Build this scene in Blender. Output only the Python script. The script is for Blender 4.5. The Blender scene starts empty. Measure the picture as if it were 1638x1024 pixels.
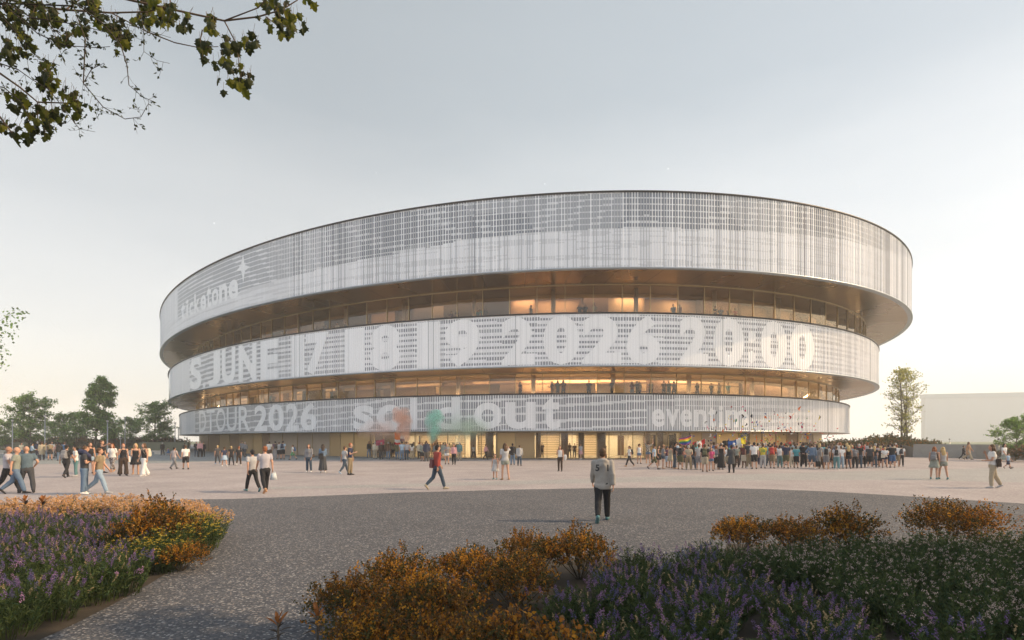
import bpy, bmesh, math, random
from mathutils import Vector, Matrix, noise
random.seed(7)
R=random.Random(11)
rad=math.radians
scene=bpy.context.scene
COL=scene.collection
F=850.; CX=819.; HY=703.74; EYE=2.05      # camera: focal length in photo pixels, principal column, horizon row, eye height
def P(x,y,d): return Vector(((x-CX)/F*d, d, EYE+(HY-y)/F*d))
def G(x,y):
    d=F*EYE/(y-HY); return Vector(((x-CX)/F*d, d, 0.))
def px(v): return (CX+F*v[0]/v[1], HY-F*(v[2]-EYE)/v[1])

# ---------------------------------------------------------------- mesh helpers
class MB:
    def __init__(s): s.v=[]; s.f=[]; s.m=[]
    def face(s,pts,mi=0):
        n=len(s.v); s.v.extend([tuple(p) for p in pts]); s.f.append(tuple(range(n,n+len(pts)))); s.m.append(mi)
    def box(s,c,sz,rz=0,mi=0,top=None):
        cx,cy,cz=c; a,b,h=sz[0]/2,sz[1]/2,sz[2]/2; co,si=math.cos(rz),math.sin(rz); n=len(s.v)
        tx,ty=(top if top else (1,1))
        for dz,kx,ky in ((-h,1,1),(h,tx,ty)):
            for dx,dy in ((-a*kx,-b*ky),(a*kx,-b*ky),(a*kx,b*ky),(-a*kx,b*ky)):
                s.v.append((cx+dx*co-dy*si,cy+dx*si+dy*co,cz+dz))
        for q in ((0,3,2,1),(4,5,6,7),(0,1,5,4),(1,2,6,5),(2,3,7,6),(3,0,4,7)):
            s.f.append(tuple(n+k for k in q)); s.m.append(mi)
    def tube(s,pts,rads,seg=8,mi=0,side=(1,0,0)):
        pts=[Vector(p) for p in pts]; n0=len(s.v); N=len(pts); u=Vector(side)
        for i,p in enumerate(pts):
            if i==0: d=pts[1]-p
            elif i==N-1: d=p-pts[-2]
            else: d=(pts[i+1]-pts[i-1])
            if d.length<1e-7: d=Vector((0,0,1))
            d.normalize(); u=(u-d*u.dot(d))
            if u.length<1e-4: u=Vector((0,1,0))-d*d.y
            u.normalize(); w=d.cross(u)
            r=rads[i]; ra,rb=(r if isinstance(r,tuple) else (r,r))
            for k in range(seg):
                t=2*math.pi*k/seg; q=p+u*(math.cos(t)*ra)+w*(math.sin(t)*rb); s.v.append((q.x,q.y,q.z))
        for i in range(N-1):
            for k in range(seg):
                a=n0+i*seg+k; b=n0+i*seg+(k+1)%seg
                s.f.append((a,b,b+seg,a+seg)); s.m.append(mi)
        s.f.append(tuple(n0+k for k in reversed(range(seg)))); s.m.append(mi)
        s.f.append(tuple(n0+(N-1)*seg+k for k in range(seg))); s.m.append(mi)
    def ball(s,c,r,seg=10,rings=7,mi=0,rot=None):
        c=Vector(c); rr=r if isinstance(r,(tuple,list)) else (r,r,r); n0=len(s.v)
        def put(x,y,z):
            q=Vector((x*rr[0],y*rr[1],z*rr[2]))
            if rot: q=rot@q
            q=q+c; s.v.append((q.x,q.y,q.z))
        put(0,0,-1)
        for i in range(1,rings):
            ph=-math.pi/2+math.pi*i/rings
            for k in range(seg):
                t=2*math.pi*k/seg; put(math.cos(ph)*math.cos(t),math.cos(ph)*math.sin(t),math.sin(ph))
        put(0,0,1); last=len(s.v)-1
        for k in range(seg):
            s.f.append((n0,n0+1+(k+1)%seg,n0+1+k)); s.m.append(mi)
        for i in range(rings-2):
            for k in range(seg):
                a=n0+1+i*seg+k; b=n0+1+i*seg+(k+1)%seg
                s.f.append((a,b,b+seg,a+seg)); s.m.append(mi)
        for k in range(seg):
            a=n0+1+(rings-2)*seg+k; b=n0+1+(rings-2)*seg+(k+1)%seg
            s.f.append((a,b,last)); s.m.append(mi)
    def mesh(s,name,mats,smooth=False):
        me=bpy.data.meshes.new(name); me.from_pydata(s.v,[],s.f)
        for m in (mats if isinstance(mats,(list,tuple)) else [mats]): me.materials.append(m)
        if any(s.m): me.polygons.foreach_set('material_index',s.m)
        if smooth: me.polygons.foreach_set('use_smooth',[True]*len(me.polygons))
        me.update(); return me
    def build(s,name,mats,parent=None,smooth=False):
        return link(name,s.mesh(name,mats,smooth),parent)
LINKQ=[]
def link(name,me,parent=None,loc=None):
    o=bpy.data.objects.new(name,me); LINKQ.append(o)
    if parent: o.parent=parent
    if loc is not None: o.location=loc
    return o
def empty(name,loc=(0,0,0),rz=0):
    o=bpy.data.objects.new(name,None); LINKQ.append(o); o.location=loc; o.rotation_euler=(0,0,rz); o.empty_display_size=.2; return o
def tag(o,label,cat,group=None,kind=None):
    if label: o['label']=label
    if cat: o['category']=cat
    if group: o['group']=group
    if kind: o['kind']=kind
    return o
def struct(o): o['kind']='structure'; return o
def copy_tree(o,parent=None):
    c=o.copy(); LINKQ.append(c)
    if parent: c.parent=parent
    for ch in list(o.children): copy_tree(ch,c)
    return c

# ---------------------------------------------------------------- materials
def nt(name):
    m=bpy.data.materials.new(name); m.use_nodes=True; t=m.node_tree; b=t.nodes['Principled BSDF']; return m,t,b
def mat(name,col,rough=.6,metal=0.,var=.0,scale=5.,bump=0.,bscale=40.,spec=.4,emit=None,estr=0.):
    m,t,b=nt(name); b.inputs['Roughness'].default_value=rough; b.inputs['Metallic'].default_value=metal
    b.inputs['Specular IOR Level'].default_value=spec; b.inputs['Base Color'].default_value=(*col,1)
    if var or bump: co=t.nodes.new('ShaderNodeTexCoord')
    if var:
        n=t.nodes.new('ShaderNodeTexNoise'); n.inputs['Scale'].default_value=scale; n.inputs['Detail'].default_value=5
        mx=t.nodes.new('ShaderNodeMix'); mx.data_type='RGBA'
        mx.inputs[6].default_value=(*[c*(1-var) for c in col],1); mx.inputs[7].default_value=(*[min(1,c*(1+var)) for c in col],1)
        t.links.new(co.outputs['Object'],n.inputs['Vector']); t.links.new(n.outputs['Fac'],mx.inputs[0]); t.links.new(mx.outputs[2],b.inputs['Base Color'])
    if bump:
        n2=t.nodes.new('ShaderNodeTexNoise'); n2.inputs['Scale'].default_value=bscale; bp=t.nodes.new('ShaderNodeBump'); bp.inputs['Strength'].default_value=bump
        t.links.new(co.outputs['Object'],n2.inputs['Vector']); t.links.new(n2.outputs['Fac'],bp.inputs['Height']); t.links.new(bp.outputs[0],b.inputs['Normal'])
    if emit: b.inputs['Emission Color'].default_value=(*emit,1); b.inputs['Emission Strength'].default_value=estr
    return m
def leafmat(name,col,tr=.35,rough=.55,var=.35):
    m,t,b=nt(name); b.inputs['Roughness'].default_value=rough; b.inputs['Specular IOR Level'].default_value=.25
    gi=t.nodes.new('ShaderNodeNewGeometry'); mx=t.nodes.new('ShaderNodeMix'); mx.data_type='RGBA'
    mx.inputs[6].default_value=(*[c*(1-var) for c in col],1); mx.inputs[7].default_value=(*[min(1,c*(1+var)) for c in col],1)
    t.links.new(gi.outputs['Random Per Island'],mx.inputs[0]); t.links.new(mx.outputs[2],b.inputs['Base Color'])
    tl=t.nodes.new('ShaderNodeBsdfTranslucent'); t.links.new(mx.outputs[2],tl.inputs['Color'])
    ms=t.nodes.new('ShaderNodeMixShader'); ms.inputs[0].default_value=tr; out=t.nodes['Material Output']
    t.links.new(b.outputs[0],ms.inputs[1]); t.links.new(tl.outputs[0],ms.inputs[2]); t.links.new(ms.outputs[0],out.inputs['Surface'])
    return m
def objmat(name,rough=.8,kind='cloth'):
    m,t,b=nt(name); b.inputs['Roughness'].default_value=rough; b.inputs['Specular IOR Level'].default_value=.25
    oi=t.nodes.new('ShaderNodeObjectInfo'); co=t.nodes.new('ShaderNodeTexCoord')
    n=t.nodes.new('ShaderNodeTexNoise'); n.inputs['Scale'].default_value=9; n.inputs['Detail'].default_value=4
    t.links.new(co.outputs['Object'],n.inputs['Vector'])
    mr=t.nodes.new('ShaderNodeMapRange'); mr.inputs[3].default_value=.78; mr.inputs[4].default_value=1.15
    t.links.new(n.outputs['Fac'],mr.inputs[0])
    mx=t.nodes.new('ShaderNodeMix'); mx.data_type='RGBA'; mx.blend_type='MULTIPLY'; mx.inputs[0].default_value=1
    t.links.new(oi.outputs['Color'],mx.inputs[6]); t.links.new(mr.outputs[0],mx.inputs[7]); src=mx.outputs[2]
    if kind in('stripe','floral','check'):
        m2=t.nodes.new('ShaderNodeMix'); m2.data_type='RGBA'; m2.inputs[7].default_value=(.75,.72,.7,1) if kind!='floral' else (.12,.1,.1,1)
        if kind=='stripe':
            w=t.nodes.new('ShaderNodeTexWave'); w.bands_direction='Z'; w.inputs['Scale'].default_value=9; fo=w.outputs['Fac']
        else:
            w=t.nodes.new('ShaderNodeTexVoronoi'); w.inputs['Scale'].default_value=16; fo=w.outputs['Distance']
        t.links.new(co.outputs['Object'],w.inputs['Vector']); g=t.nodes.new('ShaderNodeMath'); g.operation='GREATER_THAN'; g.inputs[1].default_value=.5 if kind=='stripe' else .42
        t.links.new(fo,g.inputs[0]); t.links.new(g.outputs[0],m2.inputs[0]); t.links.new(src,m2.inputs[6]); src=m2.outputs[2]
    t.links.new(src,b.inputs['Base Color'])
    bp=t.nodes.new('ShaderNodeBump'); bp.inputs['Strength'].default_value=.25; bp.inputs['Distance'].default_value=.02
    n3=t.nodes.new('ShaderNodeTexNoise'); n3.inputs['Scale'].default_value=14; t.links.new(co.outputs['Object'],n3.inputs['Vector'])
    t.links.new(n3.outputs['Fac'],bp.inputs['Height'])
    if kind!='skin': t.links.new(bp.outputs[0],b.inputs['Normal'])
    return m
M_cloth=objmat('cloth'); M_stripe=objmat('cloth_stripe',kind='stripe'); M_floral=objmat('cloth_floral',kind='floral')
M_skin=objmat('skin',.55,'skin'); M_hair=objmat('hair',.5); M_leather=objmat('leather',.45)
M_sole=mat('shoe_sole',(.6,.58,.55)); M_eye=mat('eye',(.02,.015,.01),.3)
M_ink=mat('print_ink',(.05,.05,.055),.8); M_green=mat('print_green',(.05,.25,.08),.8)
M_steel=mat('steel',(.35,.36,.37),.4,.7)

# ---------------------------------------------------------------- camera, world, sun
cam=bpy.data.cameras.new('camera'); co=bpy.data.objects.new('camera',cam); COL.objects.link(co); scene.camera=co
co.location=(0,0,EYE); co.rotation_euler=(rad(90),0,0); cam.sensor_width=36; cam.lens=F/1638*36
cam.shift_y=(HY-512)/1638; cam.clip_end=6000; cam.clip_start=.05
SUN_EL=35.; SAZ=-3.   # sun stands to the right, slightly beyond the arena
sd=Vector((math.cos(rad(SUN_EL))*math.cos(rad(SAZ)),math.cos(rad(SUN_EL))*math.sin(rad(SAZ)),math.sin(rad(SUN_EL))))
sl=bpy.data.lights.new('sun','SUN'); sl.energy=SUN_E=4.6; sl.angle=rad(.6); sl.color=(1,.72,.43)
so=bpy.data.objects.new('sun',sl); COL.objects.link(so); so.rotation_euler=(-sd).to_track_quat('-Z','Y').to_euler(); so.location=(60,20,60)
w=bpy.data.worlds.new('World'); scene.world=w; w.use_nodes=True; t=w.node_tree; bg=t.nodes['Background']
sk=t.nodes.new('ShaderNodeTexSky'); sk.sky_type='NISHITA'; sk.sun_disc=False; sk.sun_elevation=rad(SUN_EL); sk.sun_rotation=rad(90-SAZ)
sk.dust_density=4.; sk.air_density=1.; sk.ozone_density=1.
t.links.new(sk.outputs[0],bg.inputs[0]); bg.inputs[1].default_value=.05
# thin high cloud veil: pale, brighter towards the horizon and towards the sun side, faintly mottled
tc=t.nodes.new('ShaderNodeTexCoord'); sp=t.nodes.new('ShaderNodeSeparateXYZ'); t.links.new(tc.outputs['Generated'],sp.inputs[0])
rp=t.nodes.new('ShaderNodeValToRGB'); cr=rp.color_ramp
cr.elements[0].position=0.; cr.elements[0].color=(1.08,1.04,.97,1); cr.elements[1].position=1.; cr.elements[1].color=(.36,.405,.42,1)
for p_,c_ in ((.14,(.93,.915,.865,1)),(.31,(.70,.715,.695,1)),(.54,(.45,.495,.505,1))):
    e=cr.elements.new(p_); e.color=c_
nz=t.nodes.new('ShaderNodeTexNoise'); nz.inputs['Scale'].default_value=1.6; nz.inputs['Detail'].default_value=6; nz.inputs['Roughness'].default_value=.5
mp=t.nodes.new('ShaderNodeMapping'); mp.inputs['Scale'].default_value=(1,1,4); t.links.new(tc.outputs['Generated'],mp.inputs[0]); t.links.new(mp.outputs[0],nz.inputs['Vector'])
ma=t.nodes.new('ShaderNodeMath'); ma.operation='MULTIPLY_ADD'; ma.inputs[1].default_value=.28; t.links.new(nz.outputs['Fac'],ma.inputs[0]); 
ms_=t.nodes.new('ShaderNodeMath'); ms_.operation='SUBTRACT'; ms_.inputs[1].default_value=.14; t.links.new(sp.outputs['Z'],ms_.inputs[0]); t.links.new(ms_.outputs[0],ma.inputs[2])
t.links.new(ma.outputs[0],rp.inputs[0])
# sunward brightening by direction
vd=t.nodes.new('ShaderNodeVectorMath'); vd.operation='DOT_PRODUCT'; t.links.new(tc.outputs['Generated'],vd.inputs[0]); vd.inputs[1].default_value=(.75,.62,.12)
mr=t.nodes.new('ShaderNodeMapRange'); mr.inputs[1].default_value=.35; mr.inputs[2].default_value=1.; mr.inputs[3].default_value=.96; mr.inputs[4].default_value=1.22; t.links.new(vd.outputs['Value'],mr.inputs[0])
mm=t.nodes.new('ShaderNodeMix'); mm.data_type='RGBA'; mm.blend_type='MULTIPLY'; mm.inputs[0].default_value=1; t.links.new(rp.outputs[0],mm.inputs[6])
vd2=t.nodes.new('ShaderNodeVectorMath'); vd2.operation='DOT_PRODUCT'; t.links.new(tc.outputs['Generated'],vd2.inputs[0]); vd2.inputs[1].default_value=(.95,-.28,.12)  # warm glow added outside the view to light the rings' right ends
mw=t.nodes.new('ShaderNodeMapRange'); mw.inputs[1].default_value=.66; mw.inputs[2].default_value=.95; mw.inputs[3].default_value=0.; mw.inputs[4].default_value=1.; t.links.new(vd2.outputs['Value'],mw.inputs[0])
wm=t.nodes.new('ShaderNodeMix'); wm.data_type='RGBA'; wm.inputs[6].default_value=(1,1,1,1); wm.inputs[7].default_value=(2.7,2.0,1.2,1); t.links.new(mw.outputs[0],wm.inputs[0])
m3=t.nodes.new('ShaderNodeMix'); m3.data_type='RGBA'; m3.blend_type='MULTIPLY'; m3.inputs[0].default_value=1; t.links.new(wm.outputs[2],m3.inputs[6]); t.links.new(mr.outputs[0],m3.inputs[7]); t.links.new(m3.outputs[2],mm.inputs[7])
# unseen sky behind the viewer brightened and cooled to add light on the facade
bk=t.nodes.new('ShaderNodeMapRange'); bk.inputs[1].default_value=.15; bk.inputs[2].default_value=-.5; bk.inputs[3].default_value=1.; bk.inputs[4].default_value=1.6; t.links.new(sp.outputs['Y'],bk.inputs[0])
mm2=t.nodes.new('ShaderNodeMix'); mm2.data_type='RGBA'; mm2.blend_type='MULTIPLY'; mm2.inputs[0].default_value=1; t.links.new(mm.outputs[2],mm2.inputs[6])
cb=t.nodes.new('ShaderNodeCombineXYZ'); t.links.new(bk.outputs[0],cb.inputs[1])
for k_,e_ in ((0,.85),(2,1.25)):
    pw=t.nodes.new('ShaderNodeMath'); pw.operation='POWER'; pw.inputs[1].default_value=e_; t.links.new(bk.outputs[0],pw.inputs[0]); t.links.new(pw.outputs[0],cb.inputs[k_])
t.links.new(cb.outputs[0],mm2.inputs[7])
# early stars
vs=t.nodes.new('ShaderNodeTexVoronoi'); vs.inputs['Scale'].default_value=26.; t.links.new(tc.outputs['Generated'],vs.inputs['Vector'])
lt=t.nodes.new('ShaderNodeMath'); lt.operation='LESS_THAN'; lt.inputs[1].default_value=.03; t.links.new(vs.outputs['Distance'],lt.inputs[0])
sm=t.nodes.new('ShaderNodeMath'); sm.operation='MULTIPLY'; sm.inputs[1].default_value=.35; t.links.new(lt.outputs[0],sm.inputs[0])
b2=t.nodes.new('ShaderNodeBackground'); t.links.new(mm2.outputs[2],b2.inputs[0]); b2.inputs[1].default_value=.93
b3=t.nodes.new('ShaderNodeBackground'); b3.inputs[0].default_value=(1,1,1,1); t.links.new(sm.outputs[0],b3.inputs[1])
a1=t.nodes.new('ShaderNodeAddShader'); a2=t.nodes.new('ShaderNodeAddShader')
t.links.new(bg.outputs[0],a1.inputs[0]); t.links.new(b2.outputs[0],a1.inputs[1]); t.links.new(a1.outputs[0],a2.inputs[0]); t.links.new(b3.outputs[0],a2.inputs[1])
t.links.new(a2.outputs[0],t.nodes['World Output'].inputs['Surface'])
scene.view_settings.view_transform='Standard'; scene.view_settings.look='None'; scene.view_settings.exposure=0.; scene.view_settings.gamma=1.
scene.render.engine='CYCLES'; cy=scene.cycles; cy.use_denoising=True; cy.max_bounces=8; cy.diffuse_bounces=3; cy.glossy_bounces=3; cy.transparent_max_bounces=10; cy.volume_bounces=2
cy.sample_clamp_indirect=6; cy.caustics_reflective=False; cy.caustics_refractive=False

# ---------------------------------------------------------------- ground
def aggregate(name,base,specks,scale,bump=.35,mot=.12):
    m,t,b=nt(name); co_=t.nodes.new('ShaderNodeTexCoord'); b.inputs['Roughness'].default_value=.85; b.inputs['Specular IOR Level'].default_value=.3
    v=t.nodes.new('ShaderNodeTexVoronoi'); v.inputs['Scale'].default_value=scale; t.links.new(co_.outputs['Object'],v.inputs['Vector'])
    s=t.nodes.new('ShaderNodeSeparateColor'); t.links.new(v.outputs['Color'],s.inputs[0])
    r=t.nodes.new('ShaderNodeValToRGB'); r.color_ramp.interpolation='CONSTANT'
    els=[(0,base[0]),(.35,base[1]),(.65,base[2])]+[(.86,specks[0]),(.93,specks[1])]
    r.color_ramp.elements[0].color=(*els[0][1],1); r.color_ramp.elements[1].position=els[1][0]; r.color_ramp.elements[1].color=(*els[1][1],1)
    for p_,c_ in els[2:]:
        e=r.color_ramp.elements.new(p_); e.color=(*c_,1)
    t.links.new(s.outputs[0],r.inputs[0])
    n=t.nodes.new('ShaderNodeTexNoise'); n.inputs['Scale'].default_value=.35; n.inputs['Detail'].default_value=7; n.inputs['Roughness'].default_value=.62; t.links.new(co_.outputs['Object'],n.inputs['Vector'])
    q=t.nodes.new('ShaderNodeMapRange'); q.inputs[1].default_value=.3; q.inputs[2].default_value=.7; q.inputs[3].default_value=1-mot; q.inputs[4].default_value=1+mot; t.links.new(n.outputs['Fac'],q.inputs[0])
    mx=t.nodes.new('ShaderNodeMix'); mx.data_type='RGBA'; mx.blend_type='MULTIPLY'; mx.inputs[0].default_value=1
    t.links.new(r.outputs[0],mx.inputs[6]); t.links.new(q.outputs[0],mx.inputs[7]); t.links.new(mx.outputs[2],b.inputs['Base Color'])
    bp=t.nodes.new('ShaderNodeBump'); bp.inputs['Strength'].default_value=bump; bp.inputs['Distance'].default_value=.01
    t.links.new(v.outputs['Distance'],bp.inputs['Height']); t.links.new(bp.outputs[0],b.inputs['Normal'])
    return m
M_asph=aggregate('asphalt_aggregate',((.062,.066,.078),(.085,.088,.102),(.115,.115,.124)),((.22,.20,.19),(.30,.295,.30)),42.,.5)
M_pave=aggregate('pink_paving',((.295,.262,.270),(.325,.292,.298),(.355,.320,.325)),((.39,.355,.35),(.42,.395,.39)),20.,.12,.15)
M_pale=aggregate('grey_blue_paving',((.27,.265,.268),(.30,.298,.30),(.33,.32,.318)),((.38,.37,.365),(.42,.42,.415)),20.,.1,.08)
M_apron=aggregate('blue_grey_apron',((.19,.21,.22),(.22,.24,.25),(.25,.27,.275)),((.31,.32,.33),(.36,.37,.38)),20.,.1,.08)
M_soil=mat('soil',(.05,.04,.03),.95,var=.4,scale=6,bump=.5,bscale=20)
M_lawn=mat('far_lawn',(.10,.13,.055),.95,var=.35,scale=.4)
def sheet(name,poly,z,m):
    mb=MB(); mb.face([(p[0],p[1],z) for p in poly]); return struct(mb.build(name,m))
S=700.
ter=MB()
for i in range(-7,7):
    for j in range(-7,7): ter.face([(i*100,j*100,0),(i*100+100,j*100,0),(i*100+100,j*100+100,0),(i*100,j*100+100,0)])
struct(ter.build('ground',M_lawn))
# plaza paving: everything round the arena
sheet('plaza_paving',[(-95,-60),(70,-60),(70,56),(120,80),(120,260),(-140,260),(-140,92),(-100,92)],.004,M_pave)
asp=[(-500,820),(-60,806),(245,800),(375,798.5),(500,794),(640,788.5),(750,785.5),(820,783.5),(930,781.6),(1030,780.6),(1130,780.5),(1220,782.5),(1300,785.5),(1400,791),(1520,798.5),(1638,806),(1900,828),(2500,890)]
ap=[G(*p) for p in asp]
sheet('asphalt_path',[(ap[0].x,-50),(ap[-1].x,-50)]+[(p.x,p.y) for p in reversed(ap)],.008,M_asph)
b_t=[(430,779.5),(560,776.5),(700,773),(860,768.5),(1000,764),(1150,760),(1300,756),(1450,752),(1638,748)]
b_b=[(430,782.5),(560,781),(700,778),(860,774.5),(1000,772),(1150,769.5),(1300,768),(1450,768),(1638,772)]
sheet('paving_band',[(G(*p).x,G(*p).y) for p in b_b]+[(G(*p).x,G(*p).y) for p in reversed(b_t)],.008,M_pale)
# ---------------------------------------------------------------- arena (three elliptical rings round a glazed core)
EX,EY,EA,EB,ETH=-10.979,140.691,97.523,97.523*.7,8.361-2*math.pi
RING={3:dict(c=(EX,EY),a=EA,b=EB,zt=22.968+EYE,zb=15.939+EYE,g=5.089),
      2:dict(c=(EX-1.407,EY+.468),a=EA-2.184,b=EB-2.184,zt=12.356+EYE,zb=7.215+EYE,g=4.713),
      1:dict(c=(EX-2.369,EY+.44),a=EA-4.83,b=EB-4.83,zt=4.707+EYE,zb=.925+EYE,g=3.448)}
CT,ST=math.cos(ETH),math.sin(ETH)
def el(r,t,off=0.,z=0.):
    q=RING[r]; a,b=q['a']+off,q['b']+off; x,y=a*math.cos(t),b*math.sin(t)
    return Vector((q['c'][0]+x*CT-y*ST,q['c'][1]+x*ST+y*CT,z))
def nrm(r,t):
    q=RING[r]; x,y=math.cos(t)/q['a'],math.sin(t)/q['b']; v=Vector((x*CT-y*ST,x*ST+y*CT,0)); return v.normalized()
def hit(r,x,off=0.):
    """ellipse parameter where the sight line through column x meets the near wall"""
    q=RING[r]; a,b=q['a']+off,q['b']+off; s=(x-CX)/F; X0,Y0=q['c']
    ux=(s*CT+ST)/a; uy=(-s*ST+CT)/b; qx=(X0*CT+Y0*ST)/a; qy=(-X0*ST+Y0*CT)/b
    A=ux*ux+uy*uy; B=ux*qx+uy*qy; C=qx*qx+qy*qy-1; D=B*B-A*C
    k=(B-math.sqrt(max(D,0)))/A
    return math.atan2(uy*k-qy,ux*k-qx)
def span(r,off,x0,x1):
    a,b=hit(r,x0,off),hit(r,x1,off)
    while b-a>math.pi:b-=2*math.pi
    while b-a<-math.pi:b+=2*math.pi
    return a,b
def arc(r,t0,t1,step,off=0.):
    """parameters at equal arc steps from t0 to t1"""
    n=4000; out=[t0]; acc=0; pv=el(r,t0,off); 
    for i in range(1,n+1):
        t=t0+(t1-t0)*i/n; p=el(r,t,off); acc+=(p-pv).length; pv=p
        if acc>=step: out.append(t); acc-=step
    return out
def band(mb,r,ts,off0,z0,off1,z1,mi=0,flip=False):
    for a,b in zip(ts,ts[1:]):
        q=[el(r,a,off0,z0),el(r,b,off0,z0),el(r,b,off1,z1),el(r,a,off1,z1)]
        if flip:q.reverse()
        mb.face(q,mi)
def ringsmooth(name,r,ts,pr,mats,parent,mis=None):
    """closed sweep of profile [(off,z)...] along ellipse parameters"""
    v=[];f=[];m=[];n=len(pr)
    for t in ts:
        for o,z in pr:
            p=el(r,t,o,z); v.append((p.x,p.y,p.z))
    for i in range(len(ts)-1):
        for k in range(n-1):
            a=i*n+k; f.append((a,a+n,a+n+1,a+1)); m.append(mis[k] if mis else 0)
    me=bpy.data.meshes.new(name); me.from_pydata(v,[],f)
    for q in (mats if isinstance(mats,list) else [mats]): me.materials.append(q)
    me.polygons.foreach_set('material_index',m); me.polygons.foreach_set('use_smooth',[True]*len(f)); me.update()
    return link(name,me,parent)
FULL=[2*math.pi*i/720 for i in range(721)]
def metal_panel(name,col,rough,met,amp=.12):
    m,t,b=nt(name); b.inputs['Metallic'].default_value=met
    c=t.nodes.new('ShaderNodeTexCoord'); n=t.nodes.new('ShaderNodeTexNoise'); n.inputs['Scale'].default_value=.12; n.inputs['Detail'].default_value=3
    t.links.new(c.outputs['Object'],n.inputs['Vector'])
    q=t.nodes.new('ShaderNodeMapRange'); q.inputs[3].default_value=rough-.1; q.inputs[4].default_value=rough+.12; t.links.new(n.outputs['Fac'],q.inputs[0]); t.links.new(q.outputs[0],b.inputs['Roughness'])
    x=t.nodes.new('ShaderNodeMix'); x.data_type='RGBA'; x.inputs[6].default_value=(*[k*(1-amp) for k in col],1); x.inputs[7].default_value=(*[k*(1+amp) for k in col],1)
    t.links.new(n.outputs['Fac'],x.inputs[0]); t.links.new(x.outputs[2],b.inputs['Base Color'])
    n2=t.nodes.new('ShaderNodeTexNoise'); n2.inputs['Scale'].default_value=.5; t.links.new(c.outputs['Object'],n2.inputs['Vector'])
    bp=t.nodes.new('ShaderNodeBump'); bp.inputs['Strength'].default_value=.15; bp.inputs['Distance'].default_value=.2; t.links.new(n2.outputs['Fac'],bp.inputs['Height']); t.links.new(bp.outputs[0],b.inputs['Normal'])
    return m
M_soffit=metal_panel('bronze_soffit',(.37,.285,.19),.27,.95)
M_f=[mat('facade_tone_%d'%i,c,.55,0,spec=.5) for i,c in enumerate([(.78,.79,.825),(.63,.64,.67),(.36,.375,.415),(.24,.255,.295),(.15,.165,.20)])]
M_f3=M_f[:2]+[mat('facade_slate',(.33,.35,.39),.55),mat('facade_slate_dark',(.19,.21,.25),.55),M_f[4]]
M_fin=[mat('fin_white',(.90,.905,.93),.45),mat('fin_silver',(.75,.76,.79),.45),mat('fin_grey',(.45,.46,.49),.45),mat('fin_dark',(.22,.23,.26),.45)]
M_rimd=mat('dark_rim',(.05,.05,.055),.4,.5); M_riml=mat('steel_edge',(.40,.45,.50),.35,.6)
M_letter=mat('letter_panel',(.85,.86,.885),.5); M_letter1=mat('letter_panel_grey',(.76,.77,.80),.5)
for m_ in M_f+M_f3[2:4]+M_fin+[M_letter,M_letter1]:
    b_=m_.node_tree.nodes['Principled BSDF']; b_.inputs['Coat Weight'].default_value=.7; b_.inputs['Coat Roughness'].default_value=.22; b_.inputs['Coat IOR'].default_value=1.6
M_mull=mat('brass_mullion',(.40,.31,.18),.35,.8); M_colm=mat('pale_column',(.55,.45,.36),.6)
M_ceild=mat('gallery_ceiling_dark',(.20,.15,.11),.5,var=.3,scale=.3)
M_floor=mat('gallery_floor',(.30,.26,.21),.35,var=.1,scale=1); M_ceil=mat('gallery_ceiling',(.42,.32,.22),.5)
def glassmat(name,tint,refl=.08):
    m,t,b=nt(name); t.nodes.remove(b); tr=t.nodes.new('ShaderNodeBsdfTransparent'); tr.inputs[0].default_value=(*tint,1)
    g=t.nodes.new('ShaderNodeBsdfGlossy'); g.inputs['Roughness'].default_value=.03; g.inputs['Color'].default_value=(.95,.9,.82,1)
    f=t.nodes.new('ShaderNodeFresnel'); f.inputs[0].default_value=1.5; ad=t.nodes.new('ShaderNodeMath'); ad.inputs[1].default_value=refl-.04; t.links.new(f.outputs[0],ad.inputs[0])
    x=t.nodes.new('ShaderNodeMixShader'); t.links.new(ad.outputs[0],x.inputs[0]); t.links.new(tr.outputs[0],x.inputs[1]); t.links.new(g.outputs[0],x.inputs[2]); t.links.new(x.outputs[0],t.nodes['Material Output'].inputs[0])
    return m
M_glass=[glassmat('tinted_glass',(.84,.75,.62),.06),glassmat('smoked_glass',(.42,.37,.33),.08),glassmat('clear_glass',(.93,.90,.84),.04)]
M_lamp=mat('warm_lamp',(1,.8,.5),.5,emit=(1,.74,.44),estr=19.); M_lamp2=mat('lobby_lamp',(1,.8,.5),.5,emit=(1,.86,.62),estr=13.)
arena=empty('arena',(EX,EY,0)); tag(arena,'vast oval arena of three stacked silver rings with glazed bronze galleries between','arena')
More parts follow.
